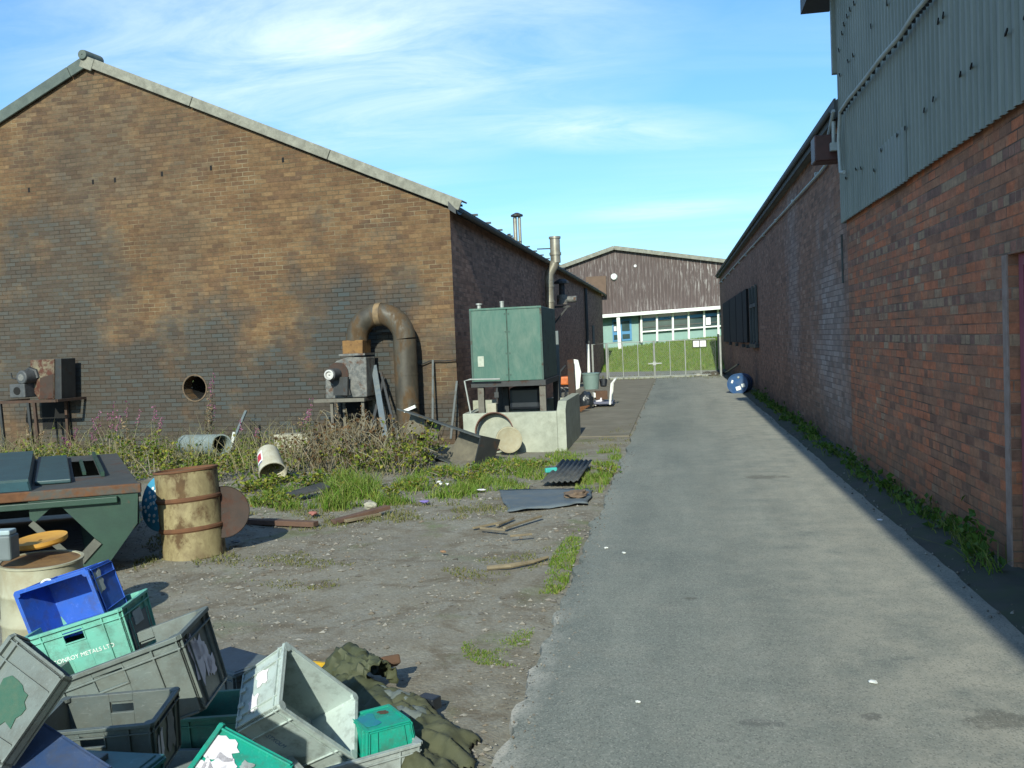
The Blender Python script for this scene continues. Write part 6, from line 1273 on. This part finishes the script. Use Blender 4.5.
# dead brown mound with grey stalks
mo = thing('dead_weed_mound', gy(350, 450, 13.4), 'mound of dead brown weeds and bleached stalks in front of the scroll fan', 'dead weeds')
b = MB(); sb = MB(); c = gy(350, 450, 13.4)
for k in range(170):
    a = rv_.uniform(0, 2*pi); rr = sqrt(rv_.random()); base = c+V((cos(a)*rr*.95, sin(a)*rr*.8, 0)); hh = (.7-.3*rr)*rv_.uniform(.4, 1.5); an = rv_.uniform(0, 2*pi); dx, dy = cos(an)*rv_.uniform(.1, .75), sin(an)*rv_.uniform(.1, .6)
    path = [base+V((dx*s, dy*s, hh*(1-(1-s*1.25)**2) if s < .8 else hh*(1-(s*1.25-1)**2*3))) for s in (0, .2, .4, .6, .8, 1.0)]
    sb.tube(path, [.007, .006, .006, .005, .004, .002], 4)
    for _ in range(5):
        i = rv_.randrange(5); p = path[i].lerp(path[i+1], rv_.random()); l = rv_.uniform(.03, .075); leaf(b, p, rdir(-.3), rdir(1), l, l*.4)
b.build('dead_leaves', m_dry, mo); sb.build('stalks', m_stem, mo)
bush('bramble_bush', gy(352, 450, 13.0), (.85, .6, .42), 420, 'green bramble growing up through the dead brown mound', 'bramble', grp='brambles along the foot of the gable', stems=16)
bush('dry_dock_plant', gy(362, 450, 14.6), (.45, .3, .85), 320, 'tall dry seeding weeds standing under the rusty duct', 'weed', m_dry, (.03, .06), 16)
bush('dry_dock_plant', gy(293, 440, 14.4), (.3, .25, .62), 220, 'dry seeding weed in front of the pale stone slab', 'weed', m_dry, (.03, .06), 9)
bush('dry_dock_plant', gy(325, 440, 14.3), (.3, .25, .55), 200, 'brown seeding weed left of the fan stand', 'weed', m_dry, (.03, .06), 9)
# rosebay willowherb
def willow(px, ytop, y, label, dry=False):
    base = gy(px, 440, y); top = PY(px+rv_.uniform(-3, 3), ytop, y); h = max(.4, top.z); t = thing('willowherb', base, label, 'willowherb', 'willowherb stems by the gable')
    b = MB(); lf_ = MB(); fl_ = MB()
    for k in range(rv_.randrange(2, 4)):
        bs = base+V((rv_.gauss(0, .07), rv_.gauss(0, .07), 0)); tp_ = base.lerp(V((top.x, y, 0)), 1)+V((rv_.gauss(0, .10), rv_.gauss(0, .1), h*(1 if k == 0 else rv_.uniform(.6, .9)))); md = bs.lerp(tp_, .5)+V((rv_.gauss(0, .03), 0, 0)); path = [bs, md, tp_]; b.tube(path, [.007, .005, .002], 5)
        for i in range(34):
            s = rv_.uniform(.12, .72); p = bs.lerp(tp_, s); d = V((rv_.gauss(0, 1), rv_.gauss(0, 1), .3)); leaf(lf_, p, d, V((0, 0, 1)), rv_.uniform(.05, .11), .010)
        for i in range(26):
            s = rv_.uniform(.68, 1.0); p = bs.lerp(tp_, s)+V((rv_.gauss(0, .018), rv_.gauss(0, .018), 0)); leaf(fl_, p, rdir(.2), rdir(.5), rv_.uniform(.025, .045), .013)
    b.build('stem', m_stem, t); lf_.build('leaves', m_lf2 if not dry else m_dry, t); fl_.build('flower_spike', m_fluff if dry else m_pink, t)
for px, yt, y, lb, dr_ in ((72, 428, 14.2, 'pink willowherb right of the rusted fan stand', 0), (96, 412, 14.4, 'pink willowherb left of centre between the two wall fans', 0), (112, 402, 14.6, 'taller pink willowherb behind the skip', 0), (128, 400, 14.9, 'tall pink willowherb left of the round wall hole', 0), (158, 404, 14.4, 'pink willowherb just left of the round wall hole', 0), (135, 418, 14.0, 'faded seeding willowherb between skip and drum', 1), (212, 372, 14.9, 'tall faded pink willowherb right of the round wall hole', 0), (207, 392, 14.8, 'seeding willowherb directly below right of the wall hole', 1), (248, 418, 15.0, 'short pink willowherb beside the leaning grey rod', 0), (304, 398, 14.8, 'pink tipped willowherb left of the scroll fan stand', 0), (313, 412, 14.9, 'seeding willowherb touching the scroll fan stand', 1), (345, 404, 14.3, 'dry willowherb in front of the fan stand legs', 1), (377, 418, 14.3, 'fluffy dry willowherb below the leaning planks', 1), (38, 424, 14.3, 'thin willowherb under the rusted fan', 1)): willow(px, yt, y, lb, dr_)
# weeds along the right wall
WL = [(7.15, .34, 'tall bushy weed at the foot of the red door jamb'), (7.7, .30, 'feathery weed beside the door end of the brick wall'), (8.3, .16, 'low weed tuft on the verge near the door'), (8.9, .20, 'bright weed tuft below the orange bricks'), (9.6, .14, 'small weed tuft at mid wall'), (10.3, .20, 'leafy weed tuft below the pale header bricks'), (11.2, .17, 'weed tuft near the brick colour change'), (12.1, .22, 'weed tuft just before the brick colour change'), (13.2, .18, 'weed tuft at the joint of the two right buildings')]
for i in range(15): WL.append((14.2+i*.85+(i*i % 3)*.2, .09+.035*((i*7) % 5), 'green weed tuft in the continuous row at the foot of the dark warehouse wall'))
for i, (y, h, lb) in enumerate(WL):
    c = V((2.12+rv_.uniform(-.06, .06), y, .03)); t = thing('weed_tuft', c, lb, 'weed', 'weeds along the right wall'); b = MB()
    for _ in range(60 if y < 14 else 55):
        p = c+V((rv_.gauss(0, .06), rv_.gauss(0, .22), 0)); p.x = min(p.x, 2.24); blade(b, p, h*rv_.uniform(.25, .85), .005 if y < 14 else .010, (rv_.gauss(-.2, .6), rv_.gauss(0, .6)))
    b.build('blades', m_grass, t); b = MB()
    for _ in range(60):
        p = c+V((rv_.gauss(-.02, .06), rv_.gauss(0, .14), abs(rv_.gauss(0, h*.4)))); p.x = min(p.x, 2.23); l = rv_.uniform(.04, .09); leaf(b, p, rdir(.4), rdir(1), l, l*.36)
    b.build('leaves', m_lf2, t)
